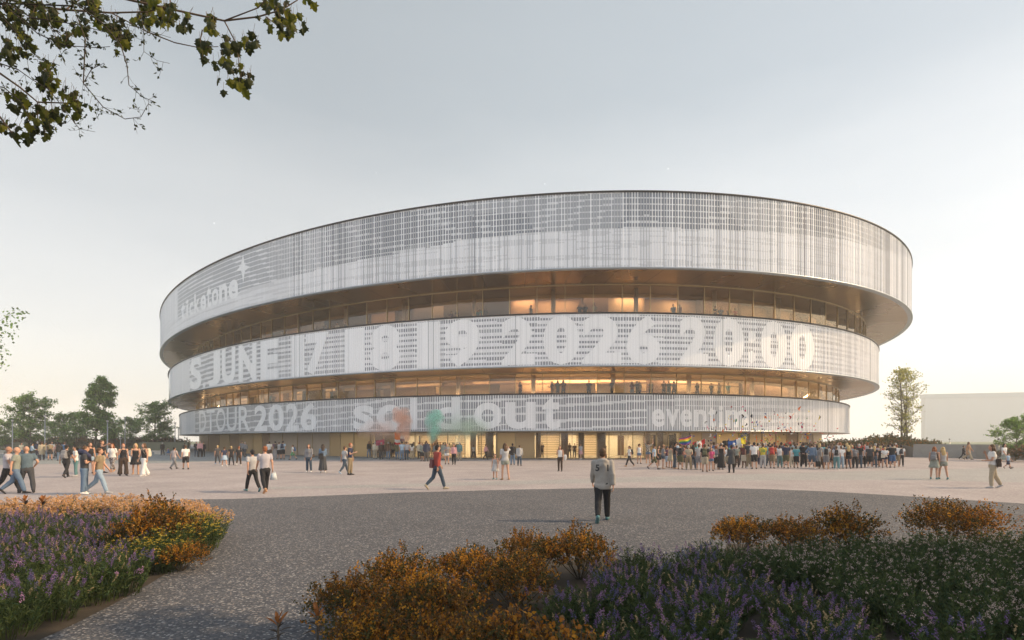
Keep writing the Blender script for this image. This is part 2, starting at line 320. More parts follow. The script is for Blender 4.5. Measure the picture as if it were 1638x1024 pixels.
# parts are built in world space below and moved under the arena's origin at the end
ARN=[]
def part(o): ARN.append(o); return o
VR=(225,1490)
def topbot(r,x):
    t=hit(r,x); p=el(r,t); k=F/p.y; return HY-k*(RING[r]['zt']-EYE),HY-k*(RING[r]['zb']-EYE)
def interp(tab,x):
    if x<=tab[0][0]: return tab[0][1]
    for (a,b),(c,d) in zip(tab,tab[1:]):
        if x<=c: return b+(d-b)*(x-a)/(c-a)
    return tab[-1][1]
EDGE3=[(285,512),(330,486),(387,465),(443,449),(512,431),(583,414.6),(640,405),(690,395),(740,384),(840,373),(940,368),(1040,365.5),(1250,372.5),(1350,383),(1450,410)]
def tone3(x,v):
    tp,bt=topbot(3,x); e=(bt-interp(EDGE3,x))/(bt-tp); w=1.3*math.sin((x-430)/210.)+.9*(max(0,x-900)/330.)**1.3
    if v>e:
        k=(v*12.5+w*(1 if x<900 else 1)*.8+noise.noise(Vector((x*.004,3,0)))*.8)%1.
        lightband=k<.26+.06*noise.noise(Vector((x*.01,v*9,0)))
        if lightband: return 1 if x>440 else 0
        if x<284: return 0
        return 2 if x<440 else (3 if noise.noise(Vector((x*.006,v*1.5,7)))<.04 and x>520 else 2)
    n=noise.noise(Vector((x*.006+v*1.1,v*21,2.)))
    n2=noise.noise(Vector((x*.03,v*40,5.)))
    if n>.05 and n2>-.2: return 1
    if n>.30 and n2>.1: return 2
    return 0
def tone2(x,v):
    if x<303 or x>1405: return 0
    s=v*9.3-.10*math.sin(x*.011)+x*.0009; i=math.floor(s); k=s-i
    th=.52+.16*noise.noise(Vector((x*.010,i*3.7,1.)))+.20*noise.noise(Vector((i*9.1,.3,2.)))
    if x<400: s=v*7.5-(x-300)*.011; k=s-math.floor(s); th=.55
    if v<.03 or v>.985: return 0
    return (3 if noise.noise(Vector((x*.02,i*2.2,9.)))<.1 else 2) if k<th else 0
def tone1(x,v):
    if x<312 or x>1300: return 0 if x<312 else 1
    sl=.0072 if x<640 else (.0035 if x<900 else .0024)
    base=(x-315)*.0072 if x<640 else 2.34+(x-640)*.0030
    s=v*4.6-base*1.0+(.35*noise.noise(Vector((x*.008,v*3,0)))); k=s-math.floor(s)
    w=.26+.16*noise.noise(Vector((x*.006,math.floor(s)*5.,3.)))
    if x>1080: w=.45+.2*noise.noise(Vector((x*.02,v*6,3.)))
    if 1036<x<1202 and v<.68: return 2
    if k<w: return 1
    return 3 if x<1080 else 2
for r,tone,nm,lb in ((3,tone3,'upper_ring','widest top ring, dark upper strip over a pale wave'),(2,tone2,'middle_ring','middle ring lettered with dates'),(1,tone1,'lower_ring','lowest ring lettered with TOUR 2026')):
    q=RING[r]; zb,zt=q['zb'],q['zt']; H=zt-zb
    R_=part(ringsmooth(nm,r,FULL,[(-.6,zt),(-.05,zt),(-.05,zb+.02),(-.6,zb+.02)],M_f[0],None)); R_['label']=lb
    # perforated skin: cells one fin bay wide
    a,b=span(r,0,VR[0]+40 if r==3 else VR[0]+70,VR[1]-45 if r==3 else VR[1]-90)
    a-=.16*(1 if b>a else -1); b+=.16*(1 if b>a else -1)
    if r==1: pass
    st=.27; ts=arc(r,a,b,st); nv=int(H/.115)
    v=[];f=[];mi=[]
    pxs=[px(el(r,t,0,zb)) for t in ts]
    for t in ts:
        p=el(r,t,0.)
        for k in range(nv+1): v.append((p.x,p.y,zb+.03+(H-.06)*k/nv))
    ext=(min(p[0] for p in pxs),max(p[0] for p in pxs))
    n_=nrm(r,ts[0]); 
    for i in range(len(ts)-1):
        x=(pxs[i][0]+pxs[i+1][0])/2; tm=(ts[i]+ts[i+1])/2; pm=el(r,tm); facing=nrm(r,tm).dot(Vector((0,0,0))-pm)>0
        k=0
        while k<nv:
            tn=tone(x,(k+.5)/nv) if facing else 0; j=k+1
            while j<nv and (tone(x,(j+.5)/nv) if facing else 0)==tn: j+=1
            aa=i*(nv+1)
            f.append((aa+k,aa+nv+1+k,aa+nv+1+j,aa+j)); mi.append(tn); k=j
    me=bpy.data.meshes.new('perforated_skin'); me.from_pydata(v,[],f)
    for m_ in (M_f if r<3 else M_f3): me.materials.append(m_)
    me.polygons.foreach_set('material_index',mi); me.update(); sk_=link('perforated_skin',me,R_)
    # vertical fins
    mb=MB(); RR=random.Random(r*5)
    for i,t in enumerate(ts):
        p=el(r,t,.03); n=nrm(r,t); ang=math.atan2(n.y,n.x); wv=.45*noise.noise(Vector((i*.021,r*4.,0)))+.6*noise.noise(Vector((i*.16,r*9.,1)))
        u=RR.random()+wv*.55
        if r==3:
            kx=px(p)[0]; dk=.30 if 560<kx<1300 else .0
            m_=0 if u>.8 else (1 if u>.45 else (2 if u>.18-dk*.2 else (3 if kx>560 and kx<1300 and RR.random()<.15 else (2 if RR.random()<.4 else 1))))
        else: m_=0 if u>.5 else (1 if u>-.05 else 2)
        xx=px(p)[0]
        if xx<470: m_=1 if u>.2 else 0
        w_=.055+.03*RR.random()
        dp=.06 if xx>520 else max(.012,.06*(xx-380)/140.)
        if xx<430: w_*=.5
        mb.box((p.x,p.y,(zt+zb)/2),(dp,w_,H-.1),ang,m_)
    mb.build('fins',M_fin,R_)
    ringsmooth('top_rim',r,FULL,[(-.75,zt+.002),(-.75,zt+.10),(.14,zt+.10),(.14,zt-.02),(-.02,zt-.02)],M_rimd,R_)
    ringsmooth('bottom_edge',r,FULL,[(-.02,zb+.06),(.15,zb+.06),(.15,zb-.03),(-.4,zb-.03)],M_riml,R_)
    gi=-q['g']
    for t in arc(r,0,2*math.pi,4.35):
        n=nrm(r,t); sd_=Vector((-n.y,n.x,0))*.02; jt=MB(); p0=el(r,t,-.4,zb-.024); p1=el(r,t,gi+.02,zb-.024); jt.face([p0-sd_,p0+sd_,p1+sd_,p1-sd_])
        if nrm(r,t).dot(-p0)>0: jt.build('panel_joint',M_rimd,R_)
    ringsmooth('soffit',r,FULL,[(-.38,zb-.02),(gi-.4,zb-.02)],M_soffit,R_)
# ---- lettering: real plates fixed in front of the skin
def letter(ch,r,x0,x1,v0,v1,bold=.035,slant=0.,skew=None):
    cu=bpy.data.curves.new('glyph','FONT'); cu.body=ch; cu.offset=bold; cu.resolution_u=4; cu.extrude=0.
    o=bpy.data.objects.new('glyph',cu); COL.objects.link(o); bpy.context.view_layer.update()
    me=bpy.data.meshes.new_from_object(o.evaluated_get(bpy.context.evaluated_depsgraph_get())); bpy.data.objects.remove(o)
    bm=bmesh.new(); bm.from_mesh(me); bpy.data.meshes.remove(me)
    xs=[v.co.x for v in bm.verts]; ys=[v.co.y for v in bm.verts]; X0,X1,Y0,Y1=min(xs),max(xs),min(ys),max(ys)
    n=max(2,int((x1-x0)/6))
    for k in range(1,n):
        bmesh.ops.bisect_plane(bm,geom=bm.verts[:]+bm.edges[:]+bm.faces[:],plane_co=(X0+(X1-X0)*k/n,0,0),plane_no=(1,0,0))
    q=RING[r]; H=q['zt']-q['zb']; ta,tb=span(r,0,x0,x1)
    for v in bm.verts:
        u=(v.co.x-X0)/(X1-X0); w_=(v.co.y-Y0)/(Y1-Y0); 
        va=v0 if skew is None else v0+(skew[0])*u; vb=v1 if skew is None else v1+skew[1]*u
        # keep the glyph's width even along the wall as seen on site
        x=x0+(x1-x0)*u+slant*(w_-.5); t=hit(r,x)
        p=el(r,t,.03,q['zb']+.05+(H-.1)*(va+(vb-va)*w_)); v.co=p
    me=bpy.data.meshes.new('letter'); bm.to_mesh(me); bm.free(); me.materials.append(M_letter1 if r==1 else M_letter)
    return me
ro={o.name:o for o in ARN}
def text(r,items,parent,label):
    for it in items:
        ch=it[0]; kw=it[5] if len(it)>5 else {}
        o=link('letter',letter(ch,r,*it[1:5],**kw),parent); o['label']='raised pale character "%s"'%ch
    return
B=dict(bold=.045)
text(2,[('S',304,323,.03,.95),('.',325,329,.03,.16),('J',333,353,.03,.97,B),('U',355,377,.03,.97,B),('N',382,411,.03,.97,B),('E',417,446,.03,.97,B),
 ('1',466,487,.03,.97,B),('7',489,526,.03,.97,B),('1',552,583,.03,.97,B),('8',592,640,.02,.98,B),('1',668,704,.03,.97,B),('9',712,768,.02,.98,B),
 ('2',802,855,.03,.97,B),('0',869,926,.02,.98,B),('2',931,994,.03,.97,B),('6',1002,1056,.02,.98,B),('2',1086,1132,.03,.97,B),('0',1141,1190,.02,.98,B),
 (':',1196,1208,.1,.75,B),('0',1216,1259,.02,.98,B),('0',1264,1302,.02,.98,B)],ro['middle_ring'],'')
T=dict(bold=.012); U_=dict(bold=.028)
text(1,[('D',319,330,.06,.97,T),('T',331,344,.06,.97,T),('O',346,361,.06,.97,T),('U',363,379,.06,.97,T),('R',382,400,.06,.97,T),
 ('2',407,428,.04,.96,U_),('0',430,454,.04,.96,U_),('2',457,478,.04,.96,U_),('6',481,507,.04,.96,U_),
 ('s',565,598,.04,.80,U_),('o',603,645,.04,.80,U_),('l',656,668,.04,.98,U_),('d',694,736,.04,.97,U_),('o',758,803,.04,.80,U_),('u',808,857,.04,.80,U_),('t',867,896,.04,.97,U_),
 ('e',1042,1063,.1,.60,U_),('v',1065,1086,.1,.60,U_),('e',1088,1107,.1,.60,U_),('n',1110,1130,.1,.60,U_),('t',1133,1145,.1,.72,U_),('i',1149,1156,.1,.72,U_),('m',1160,1196,.1,.60,U_)],ro['lower_ring'],'')
L=dict(bold=.03)
# event ticketing word at the far left of the top ring, letters growing to the right
word=[('t',290,297),('i',298,302),('c',303,310),('k',311,320),('e',321,330),('t',331,338),('o',339,350),('n',351,364),('e',366,381)]
for ch,x0,x1 in word:
    u=(x0-290)/90.; v0=.20+.02*u; h=.26+.10*u
    o=link('letter',letter(ch,3,x0,x1,v0,v0+h*(1.4 if ch in'tik' else 1.),bold=.03),ro['upper_ring']); o['label']='raised pale character "%s"'%ch
# four-pointed spark beside the word
mb=MB(); q=RING[3]
def spot(x,y,off=.03):
    t=hit(3,x,off); p=el(3,t,off); z=EYE+(HY-y)/F*p.y; return Vector((p.x,p.y,z))
mb.face([spot(*p) for p in ((388.5,407),(391.5,424),(400,427),(392,433),(389,452),(386,433),(377,434),(385.5,425))]); mb.build('spark_emblem',M_letter,ro['upper_ring'])
# ---- galleries between the rings
def rich(name,cols,rough=.6,hlines=False):
    return [mat(name+str(i),c,rough,var=.12,scale=.6) for i,c in enumerate(cols)]
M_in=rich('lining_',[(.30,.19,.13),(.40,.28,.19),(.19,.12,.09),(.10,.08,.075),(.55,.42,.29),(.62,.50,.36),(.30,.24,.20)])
M_strut=mat('lining_timber_slats',(.55,.40,.22),.6)
def gallery(r_low,r_up,name,label,pal,lampmat,colstep):
    """glazed band standing on ring r_low, under the soffit of ring r_up"""
    q=RING[r_up]; g=-q['g']; z1=q['zb']-.03; z0=RING[r_low]['zt']-.35 if r_low else 0.02
    root=part(ringsmooth(name,r_up,FULL,[(-9.5+g,z0),(g+3.0 if r_low else g+.02,z0)],M_floor,None)); root['label']=label
    a,b=span(r_up,g,300,1300); ts=arc(r_up,a-.35*(1 if b>a else -1),b+.45*(1 if b>a else -1),2.9,g)
    return root,z0,z1,g,ts
for (rl,ru,nm,lb,ptn) in ((2,3,'upper_gallery','upper glazed gallery with brown lining under the widest ring',0),(1,2,'middle_gallery','middle glazed gallery with timber benches and warm light',1)):
    q=RING[ru]; g=-q['g']; z1=q['zb']-.02; zr=RING[rl]['zt']; z0=zr-.30
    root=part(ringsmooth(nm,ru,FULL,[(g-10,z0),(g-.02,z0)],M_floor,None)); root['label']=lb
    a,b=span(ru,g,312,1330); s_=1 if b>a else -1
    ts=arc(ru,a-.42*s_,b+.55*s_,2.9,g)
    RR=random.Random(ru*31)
    # lining wall behind the public gallery: bays of timber, plaster and dark openings; dimmer light on the left put into darker tones
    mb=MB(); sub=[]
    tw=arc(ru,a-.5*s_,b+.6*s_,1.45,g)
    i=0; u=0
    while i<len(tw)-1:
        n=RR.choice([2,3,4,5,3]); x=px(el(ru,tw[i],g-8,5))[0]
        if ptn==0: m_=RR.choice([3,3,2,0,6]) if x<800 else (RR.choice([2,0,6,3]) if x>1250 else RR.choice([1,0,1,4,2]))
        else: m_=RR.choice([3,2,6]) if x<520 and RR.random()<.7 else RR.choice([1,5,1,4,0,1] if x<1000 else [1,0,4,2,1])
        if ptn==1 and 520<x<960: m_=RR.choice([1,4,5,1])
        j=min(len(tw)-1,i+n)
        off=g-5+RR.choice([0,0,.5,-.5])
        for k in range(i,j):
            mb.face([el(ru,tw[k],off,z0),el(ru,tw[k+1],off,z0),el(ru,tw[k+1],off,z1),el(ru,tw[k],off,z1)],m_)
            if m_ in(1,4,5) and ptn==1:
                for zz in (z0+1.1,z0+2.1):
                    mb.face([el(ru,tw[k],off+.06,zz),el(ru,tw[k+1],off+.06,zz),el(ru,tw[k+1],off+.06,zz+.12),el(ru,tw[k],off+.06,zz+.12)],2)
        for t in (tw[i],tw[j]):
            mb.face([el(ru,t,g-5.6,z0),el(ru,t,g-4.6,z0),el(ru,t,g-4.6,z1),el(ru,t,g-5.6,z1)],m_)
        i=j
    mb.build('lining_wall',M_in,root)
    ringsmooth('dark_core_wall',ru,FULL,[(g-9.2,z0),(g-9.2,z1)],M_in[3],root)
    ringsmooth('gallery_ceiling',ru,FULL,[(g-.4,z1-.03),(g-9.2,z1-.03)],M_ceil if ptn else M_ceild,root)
    # low benches / counter walls inside
    if ptn==1:
        for x0,x1,m_ in ((560,612,1),(620,700,1),(706,800,4),(880,948,4),(952,1000,5)):
            ta,tb=span(ru,g-4,x0,x1); tt=[ta+(tb-ta)*k/6 for k in range(7)]
            ringsmooth('counter',ru,tt,[(g-3.4,z0),(g-3.4,z0+1.9),(g-2.9,z0+1.9),(g-2.9,z0)],M_in[m_],root)
    # columns
    cols=arc(ru,ts[0],ts[-1],8.7,g-1.4)
    for t in cols:
        m=MB(); p=el(ru,t,g-1.5); m.tube([(p.x,p.y,z0),(p.x,p.y,z1-.03)],[.24,.24],14); m.build('column',M_colm,root,True)
    # wall-wash lamp cove: strip behind a downstand so only its light shows
    tl=arc(ru,ts[0],ts[-1],3.,g)
    ringsmooth('cove_fascia',ru,tl,[(g-3.6,z1-.03),(g-3.6,z1-.40),(g-3.7,z1-.40),(g-3.7,z1-.03)],M_ceil,root)
    ringsmooth('cove_lamp',ru,tl,[(g-3.8,z1-.06),(g-(4.05 if ptn else 3.94),z1-.06)],M_lamp,root)
    ringsmooth('added_uplight',ru,tl,[(g-(1. if ptn else .86),z0+.05),(g-.8,z0+.05)],M_lamp,root)  # hidden uplight strip, added to brighten the ceiling and lining from below
    for xa,xb in (((820,935),(1010,1060),(1105,1150)) if ptn==0 else ((838,1010),(1090,1140))):
        ta,tb=span(ru,g,xa,xb); tt=[ta+(tb-ta)*k/12 for k in range(13)]; ringsmooth('wash_lamp',ru,tt,[(g-4.1,z1-.08),(g-4.75,z1-.08)],M_lamp,root)
    # mullions + head rail
    for t in ts:
        mb=MB(); p=el(ru,t,g); n=nrm(ru,t); mb.box((p.x,p.y,(z0+z1)/2),(.16,.07,z1-z0),math.atan2(n.y,n.x)); mb.build('mullion',M_mull,root)
    fine=arc(ru,ts[0],ts[-1],1.45,g)
    ringsmooth('head_rail',ru,fine,[(g-.05,z1-.14),(g+.09,z1-.14),(g+.09,z1-.01)],M_mull,root)
    for t0,t1 in zip(ts,ts[1:]):
        m=MB(); tm=(t0+t1)/2; x=px(el(ru,tm,g,5))[0]
        gm=1 if (x<560 and ptn==0 and RR.random()<.7) or RR.random()<.25 else 0
        ja,jb=RR.uniform(-.04,.04),RR.uniform(-.03,.03); m.face([el(ru,t0,g+ja,z0),el(ru,t1,g-ja,z0),el(ru,t1,g-ja+jb,z1-.14),el(ru,t0,g+ja+jb,z1-.14)])
        m.build('window_pane',M_glass[gm],root)
# ---- ground floor under the lowest ring
q=RING[1]; g=-q['g']; z1=q['zb']-.02
ff=part(ringsmooth('ground_floor',1,FULL,[(g-16,.03),(g+.15,.03)],mat('lobby_floor',(.52,.44,.32),.3,var=.08,scale=1),None)); ff['label']='ground floor front with bright glazed lobby and bronze panels'
M_wp=[metal_panel('bronze_cladding',(.42,.29,.15),.4,.6),metal_panel('beige_cladding',(.42,.34,.27),.5,.25),metal_panel('golden_cladding',(.50,.34,.16),.35,.6),metal_panel('brown_cladding',(.26,.16,.09),.45,.4)]
segs=[(312,334,0),(334,352,3),(352,368,0),(368,384,3),(384,405,0),(405,420,2),(420,432,3),(432,452,1),(452,476,1),(476,500,1),(500,528,1),(528,545,0),(545,566,2),(566,592,2),
 (592,614,'g'),(614,640,'g'),(640,664,'g'),(664,690,'g'),(690,716,'g'),(716,744,'g'),(744,770,'g'),(770,795,'g'),(795,824,2),(824,855,0),(855,875,'g'),(875,895,'g'),(895,915,'g'),(915,934,'g'),(934,954,'g'),(954,974,'g'),(974,993,'g'),(993,1012,'g'),(1012,1031,'g'),(1031,1050,'g'),(1050,1069,'g'),(1069,1088,'g'),(1088,1104,'g'),
 (1104,1122,0),(1122,1146,1),(1146,1182,2),(1182,1199,'g'),(1199,1219,0),(1219,1241,2),(1241,1258,0),(1258,1276,3),(1276,1290,0),(1290,1300,3),(1300,1306,0)]
RR=random.Random(3)
for x0,x1,k in segs:
    ta,tb=span(1,g,x0,x1); tt=[ta+(tb-ta)*j/4 for j in range(5)]
    if k=='g':
        m=MB(); band(m,1,tt,g,.03,g,z1-.1); m.build('window_pane',M_glass[2],ff)
    else:
        off=g+RR.choice([0,.03]); 
        ringsmooth('wall_panel',1,tt,[(off,.03),(off,z1)],M_wp[k],ff)
    p=el(1,ta,g+.02); n=nrm(1,ta); mull=MB(); mull.box((p.x,p.y,(.03+z1)/2),(.14,.06,z1-.03),math.atan2(n.y,n.x)); mull.build('mullion',M_mull,ff)
ta,tb=span(1,g,592,1300); tt=[ta+(tb-ta)*j/60 for j in range(61)]
ringsmooth('head_rail',1,tt,[(g-.05,z1-.12),(g+.10,z1-.12),(g+.10,z1)],M_mull,ff)
rest=[tb+(2*math.pi+hit(1,312,g)-tb)%(2*math.pi)*j/160 for j in range(161)] if True else []
ta0=hit(1,312,g); tb0=hit(1,1306,g); d=(tb0-ta0)%(2*math.pi)
if d>math.pi: rest=[tb0-( -( (2*math.pi)-( (ta0-tb0)%(2*math.pi) ) ) )*0 for _ in range(0)]
# rear of the ground floor: plain bronze cladding all the way round the back
dn=(ta0-tb0)%(2*math.pi)
if dn<math.pi: arcs=[tb0-(2*math.pi-dn)*j/160 for j in range(161)]
else: arcs=[tb0+dn*j/160 for j in range(161)]
ringsmooth('rear_cladding',1,arcs,[(g,.03),(g,z1)],M_wp[0],ff)
ringsmooth('lobby_ceiling',1,FULL,[(g-.4,z1-.04),(g-16,z1-.04)],mat('lobby_ceiling',(.6,.5,.38),.6),ff)
# lobby interior: tiered timber seating walls, doorways and white columns
def slatmat():
    m,t,b=nt('tiered_timber'); c=t.nodes.new('ShaderNodeTexCoord'); s=t.nodes.new('ShaderNodeSeparateXYZ'); t.links.new(c.outputs['Object'],s.inputs[0])
    w_=t.nodes.new('ShaderNodeMath'); w_.operation='FRACT'; mu=t.nodes.new('ShaderNodeMath'); mu.operation='MULTIPLY'; mu.inputs[1].default_value=3.4
    t.links.new(s.outputs['Z'],mu.inputs[0]); t.links.new(mu.outputs[0],w_.inputs[0])
    gt=t.nodes.new('ShaderNodeMath'); gt.operation='GREATER_THAN'; gt.inputs[1].default_value=.72; t.links.new(w_.outputs[0],gt.inputs[0])
    x=t.nodes.new('ShaderNodeMix'); x.data_type='RGBA'; x.inputs[6].default_value=(.72,.60,.42,1); x.inputs[7].default_value=(.42,.30,.18,1); t.links.new(gt.outputs[0],x.inputs[0]); t.links.new(x.outputs[2],b.inputs['Base Color']); return m
M_slat=slatmat(); M_cream=mat('lobby_cream',(.84,.76,.60),.6); M_dk=mat('lobby_doorway',(.16,.10,.06),.6)
mb=MB()
for x0,x1,k in ((560,600,1),(600,650,0),(650,672,1),(672,690,0),(690,700,2),(700,745,0),(745,765,1),(765,790,0),(790,830,1),(830,862,1),(862,895,0),(895,920,1),(920,960,0),(960,985,1),(985,1000,2),(1000,1025,1),(1025,1045,0),(1045,1064,1),(1064,1078,2),(1078,1110,1),(1110,1200,1),(1200,1310,3)):
    ta,tb=span(1,g-11,x0,x1); tt=[ta+(tb-ta)*j/4 for j in range(5)]; off=g-11+(.5 if k==1 else 0)
    band(mb,1,tt,off,.03,off,z1-.04,k if k<3 else 2)
mb.build('lobby_wall',[M_slat,M_cream,M_dk],ff)
ringsmooth('core_wall',1,FULL,[(g-13,.03),(g-13,z1-.04)],M_in[2],ff)
for x,w_,m_ in ((596,.30,M_cream),(664,.30,M_cream),(732,.3,M_cream),(757,.35,M_colm),(783,.45,M_in[6]),(800,.5,M_in[6]),(861,.3,M_in[6]),(903,.42,M_in[0]),(930,.35,M_in[6]),(962,.5,M_in[6]),(1002,.3,M_cream),(1036,.32,M_colm),(1056,.35,M_in[6]),(1086,.3,M_cream)):
    dd=g-(2.5 if m_!=M_cream else 6); t=hit(1,x,dd); p=el(1,t,dd); m=MB(); m.tube([(p.x,p.y,.03),(p.x,p.y,z1-.04)],[w_,w_],16); m.build('column',m_,ff,True)
for dd in (3.2,8.2):
    ta,tb=span(1,g,588,1106); tt=[ta+(tb-ta)*j/60 for j in range(61)]
    ringsmooth('cove_fascia',1,tt,[(g-dd,z1-.04),(g-dd,z1-.34),(g-dd-.1,z1-.34),(g-dd-.1,z1-.04)],M_cream,ff)
    ringsmooth('cove_lamp',1,tt,[(g-dd-.2,z1-.10),(g-dd-.7,z1-.10)],M_lamp2,ff)
# roof deck
mb=MB(); mb.face([el(3,t,-.7,RING[3]['zt']-.3) for t in FULL[:-1]]); o=part(mb.build('roof',mat('roof_membrane',(.45,.45,.45),.8)))
# move under the arena's origin
for o in ARN:
    o.data.transform(Matrix.Translation((-EX,-EY,0)))
    for c in o.children: c.data.transform(Matrix.Translation((-EX,-EY,0)))
    o.parent=arena
# blue-grey apron of paving round the building
a_b=[(-60,745),(0,744),(60,742.5),(150,742),(250,741),(340,738),(430,736.8),(500,736.2),(600,735.8),(700,735.2),(800,734.6),(900,734.3),(1000,734),(1100,733.8),(1200,733.6),(1300,733.6)]
pl=[(G(*p).x,G(*p).y) for p in a_b]+[(el(1,t,g-.2).x,el(1,t,g-.2).y) for t in [hit(1,x,g) for x in (1300,1250,1200,1100,1000,900,800,700,600,500,400,320)]]+[(-75,150),(-130,150),(-130,50)]
sheet('apron_paving',pl,.008,M_apron)
# ---------------------------------------------------------------- people
def V3(s,out,fwd,up): return Vector((s*out,-fwd,up)).normalized()
POSES={ # arms: (upper dir, forearm dir) each (out, fwd, up); legs: (hip fwd deg, knee deg, splay, toe deg)
 'stand':dict(l=((.14,.02,-1),(.06,.18,-1)),r=((.14,-.02,-1),(.06,.2,-1)),L=(3,4,.05,0),Rr=(-3,2,.06,0)),
 'rest':dict(l=((.16,.0,-1),(-.1,.3,-1)),r=((.12,.05,-1),(.02,.16,-1)),L=(8,14,.10,0),Rr=(-2,0,.03,0)),
 'walk':dict(l=((.13,-.38,-1),(.05,-.05,-1)),r=((.13,.36,-1),(.03,.75,-1)),L=(26,8,.03,8),Rr=(-18,22,.03,-38)),
 'walk_b':dict(l=((.13,.34,-1),(.03,.7,-1)),r=((.13,-.36,-1),(.05,-.02,-1)),L=(-16,30,.03,-45),Rr=(22,6,.03,6)),
 'stroll':dict(l=((.15,-.18,-1),(.05,.1,-1)),r=((.15,.16,-1),(.04,.4,-1)),L=(14,8,.05,2),Rr=(-12,10,.05,-18)),
 'phone':dict(l=((.12,.03,-1),(.05,.2,-1)),r=((.14,.22,-1),(-.25,.9,.35)),L=(3,5,.05,0),Rr=(-2,2,.06,0)),
 'back':dict(l=((.24,-.34,-1),(-.8,-.22,-.5)),r=((.24,-.34,-1),(-.8,-.26,-.45)),L=(2,2,.10,0),Rr=(-2,2,.10,0)),
 'hip':dict(l=((.62,-.22,-.8),(-.72,.35,-.5)),r=((.16,.0,-1),(.05,.2,-1)),L=(4,3,.12,0),Rr=(-3,3,.12,0)),
 'hips':dict(l=((.62,-.3,-.8),(-.75,.3,-.45)),r=((.4,-.25,-.9),(-.3,.5,-.6)),L=(14,4,.16,0),Rr=(-16,2,.12,0),lean=10),
 'cross':dict(l=((.2,.22,-1),(-.95,.42,.12)),r=((.2,.22,-1),(-.95,.36,.2)),L=(3,3,.06,0),Rr=(-2,2,.06,0)),
 'raise':dict(l=((.45,.15,.9),(.12,.1,1)),r=((.5,.3,.55),(-.1,.2,1)),L=(4,5,.10,0),Rr=(-8,12,.08,-15)),
 'point':dict(l=((.15,.05,-1),(.25,.35,-1)),r=((.45,.75,.05),(.1,.8,.35)),L=(6,5,.06,0),Rr=(-8,8,.06,0)),
 'strap':dict(l=((.15,.0,-1),(.05,.2,-1)),r=((.22,.12,-1),(-.35,.45,.9)),L=(10,10,.06,0),Rr=(-6,4,.06,-8)),
 'face':dict(l=((.16,.2,-1),(-.6,.6,-.1)),r=((.12,.3,-.95),(-.25,.35,1)),L=(10,10,.05,0),Rr=(-14,12,.05,-25)),
 'hold':dict(l=((.12,.1,-1),(.0,.95,-.25)),r=((.12,.1,-1),(-.1,.95,-.2)),L=(3,3,.05,0),Rr=(-3,3,.05,0)),
}
def skel(pose,sex):
    p=POSES[pose]; J={}; f=sex=='f'; sh=.166 if f else .188; hp=.092 if f else .088
    lean=rad(p.get('lean',2)); 
    def tor(z,y=0.): # torso point with lean about the pelvis
        h=z-.94; return Vector((0,y-math.sin(lean)*h,.94+math.cos(lean)*h))
    J['tor']=tor
    for s,k,lk in ((1,'l','L'),(-1,'r','Rr')):   # figure's left is +x when it faces -y
        a,kn,sp,toe=p[lk]; a=rad(a); kn=rad(kn); H=Vector((s*hp,0,.90))
        th=Vector((s*sp,-math.sin(a),-math.cos(a))).normalized(); shn=Vector((s*sp*.4,-math.sin(a-kn),-math.cos(a-kn))).normalized()
        K=H+th*.415; A=K+shn*.40; tr=rad(toe)
        ft=Vector((s*.14,-math.cos(tr),math.sin(tr))).normalized()
        J['leg'+k]=(H,K,A,ft)
        S=tor(1.405)+Vector((s*sh,0,0)); u=V3(s,*p[k][0]); g=V3(s,*p[k][1])
        E=S+u*.285; W=E+g*.245; J['arm'+k]=(S,E,W,g)
    lo=min(min(J['leg'+k][2].z-.075,(J['leg'+k][2]+J['leg'+k][3]*.17).z-.03) for k in'lr')
    J['drop']=-lo
    return J
TOR={'m':[(.84,.07,.08),(.90,.142,.098),(.97,.148,.10),(1.06,.14,.10),(1.16,.148,.105),(1.28,.172,.115),(1.37,.178,.105),(1.43,.135,.085),(1.465,.07,.065)],
     'f':[(.84,.07,.08),(.90,.150,.103),(.97,.156,.106),(1.06,.122,.092),(1.16,.128,.095),(1.27,.148,.118),(1.36,.152,.098),(1.42,.115,.078),(1.46,.06,.058)]}
def remesh(mb,vox,sm=2,amp=0.,seed=0,iters=1):
    me=mb.mesh('tmp',[]); o=bpy.data.objects.new('tmp',me); COL.objects.link(o)
    m=o.modifiers.new('r','REMESH'); m.mode='VOXEL'; m.voxel_size=vox; m.use_smooth_shade=True
    if sm: q=o.modifiers.new('s','SMOOTH'); q.iterations=sm; q.factor=.5
    bpy.context.view_layer.update()
    r=bpy.data.meshes.new_from_object(o.evaluated_get(bpy.context.evaluated_depsgraph_get()))
    bpy.data.objects.remove(o); bpy.data.meshes.remove(me)
    if amp:
        for v in r.vertices:
            c=v.co; n=noise.noise(Vector((c.x*9+seed,c.y*9,c.z*5)))+.6*noise.noise(Vector((c.x*22,c.y*22+seed,c.z*13)))
            v.co=c+v.normal*(amp*n)
    r.polygons.foreach_set('use_smooth',[True]*len(r.polygons)); r.update()
    return r
def torso(mb,J,sex,z0,z1,inf,flare=0.,seg=18):
    pts=[];rs=[]
    for z,a,b in TOR[sex]:
        if z<z0-.02 or z>z1+.02: continue
        pts.append(J['tor'](z)); rs.append((a+inf,b+inf*.9))
    if z0<TOR[sex][0][0]:
        n=3; a,b=TOR[sex][2][1:]
        for k in range(1,n+1):
            z=.88+(z0-.88)*k/n; pts.insert(0,Vector((0,0,z))); rs.insert(0,(a+inf+flare*k/n,b+inf+flare*k/n))
    mb.tube(pts,rs,seg)
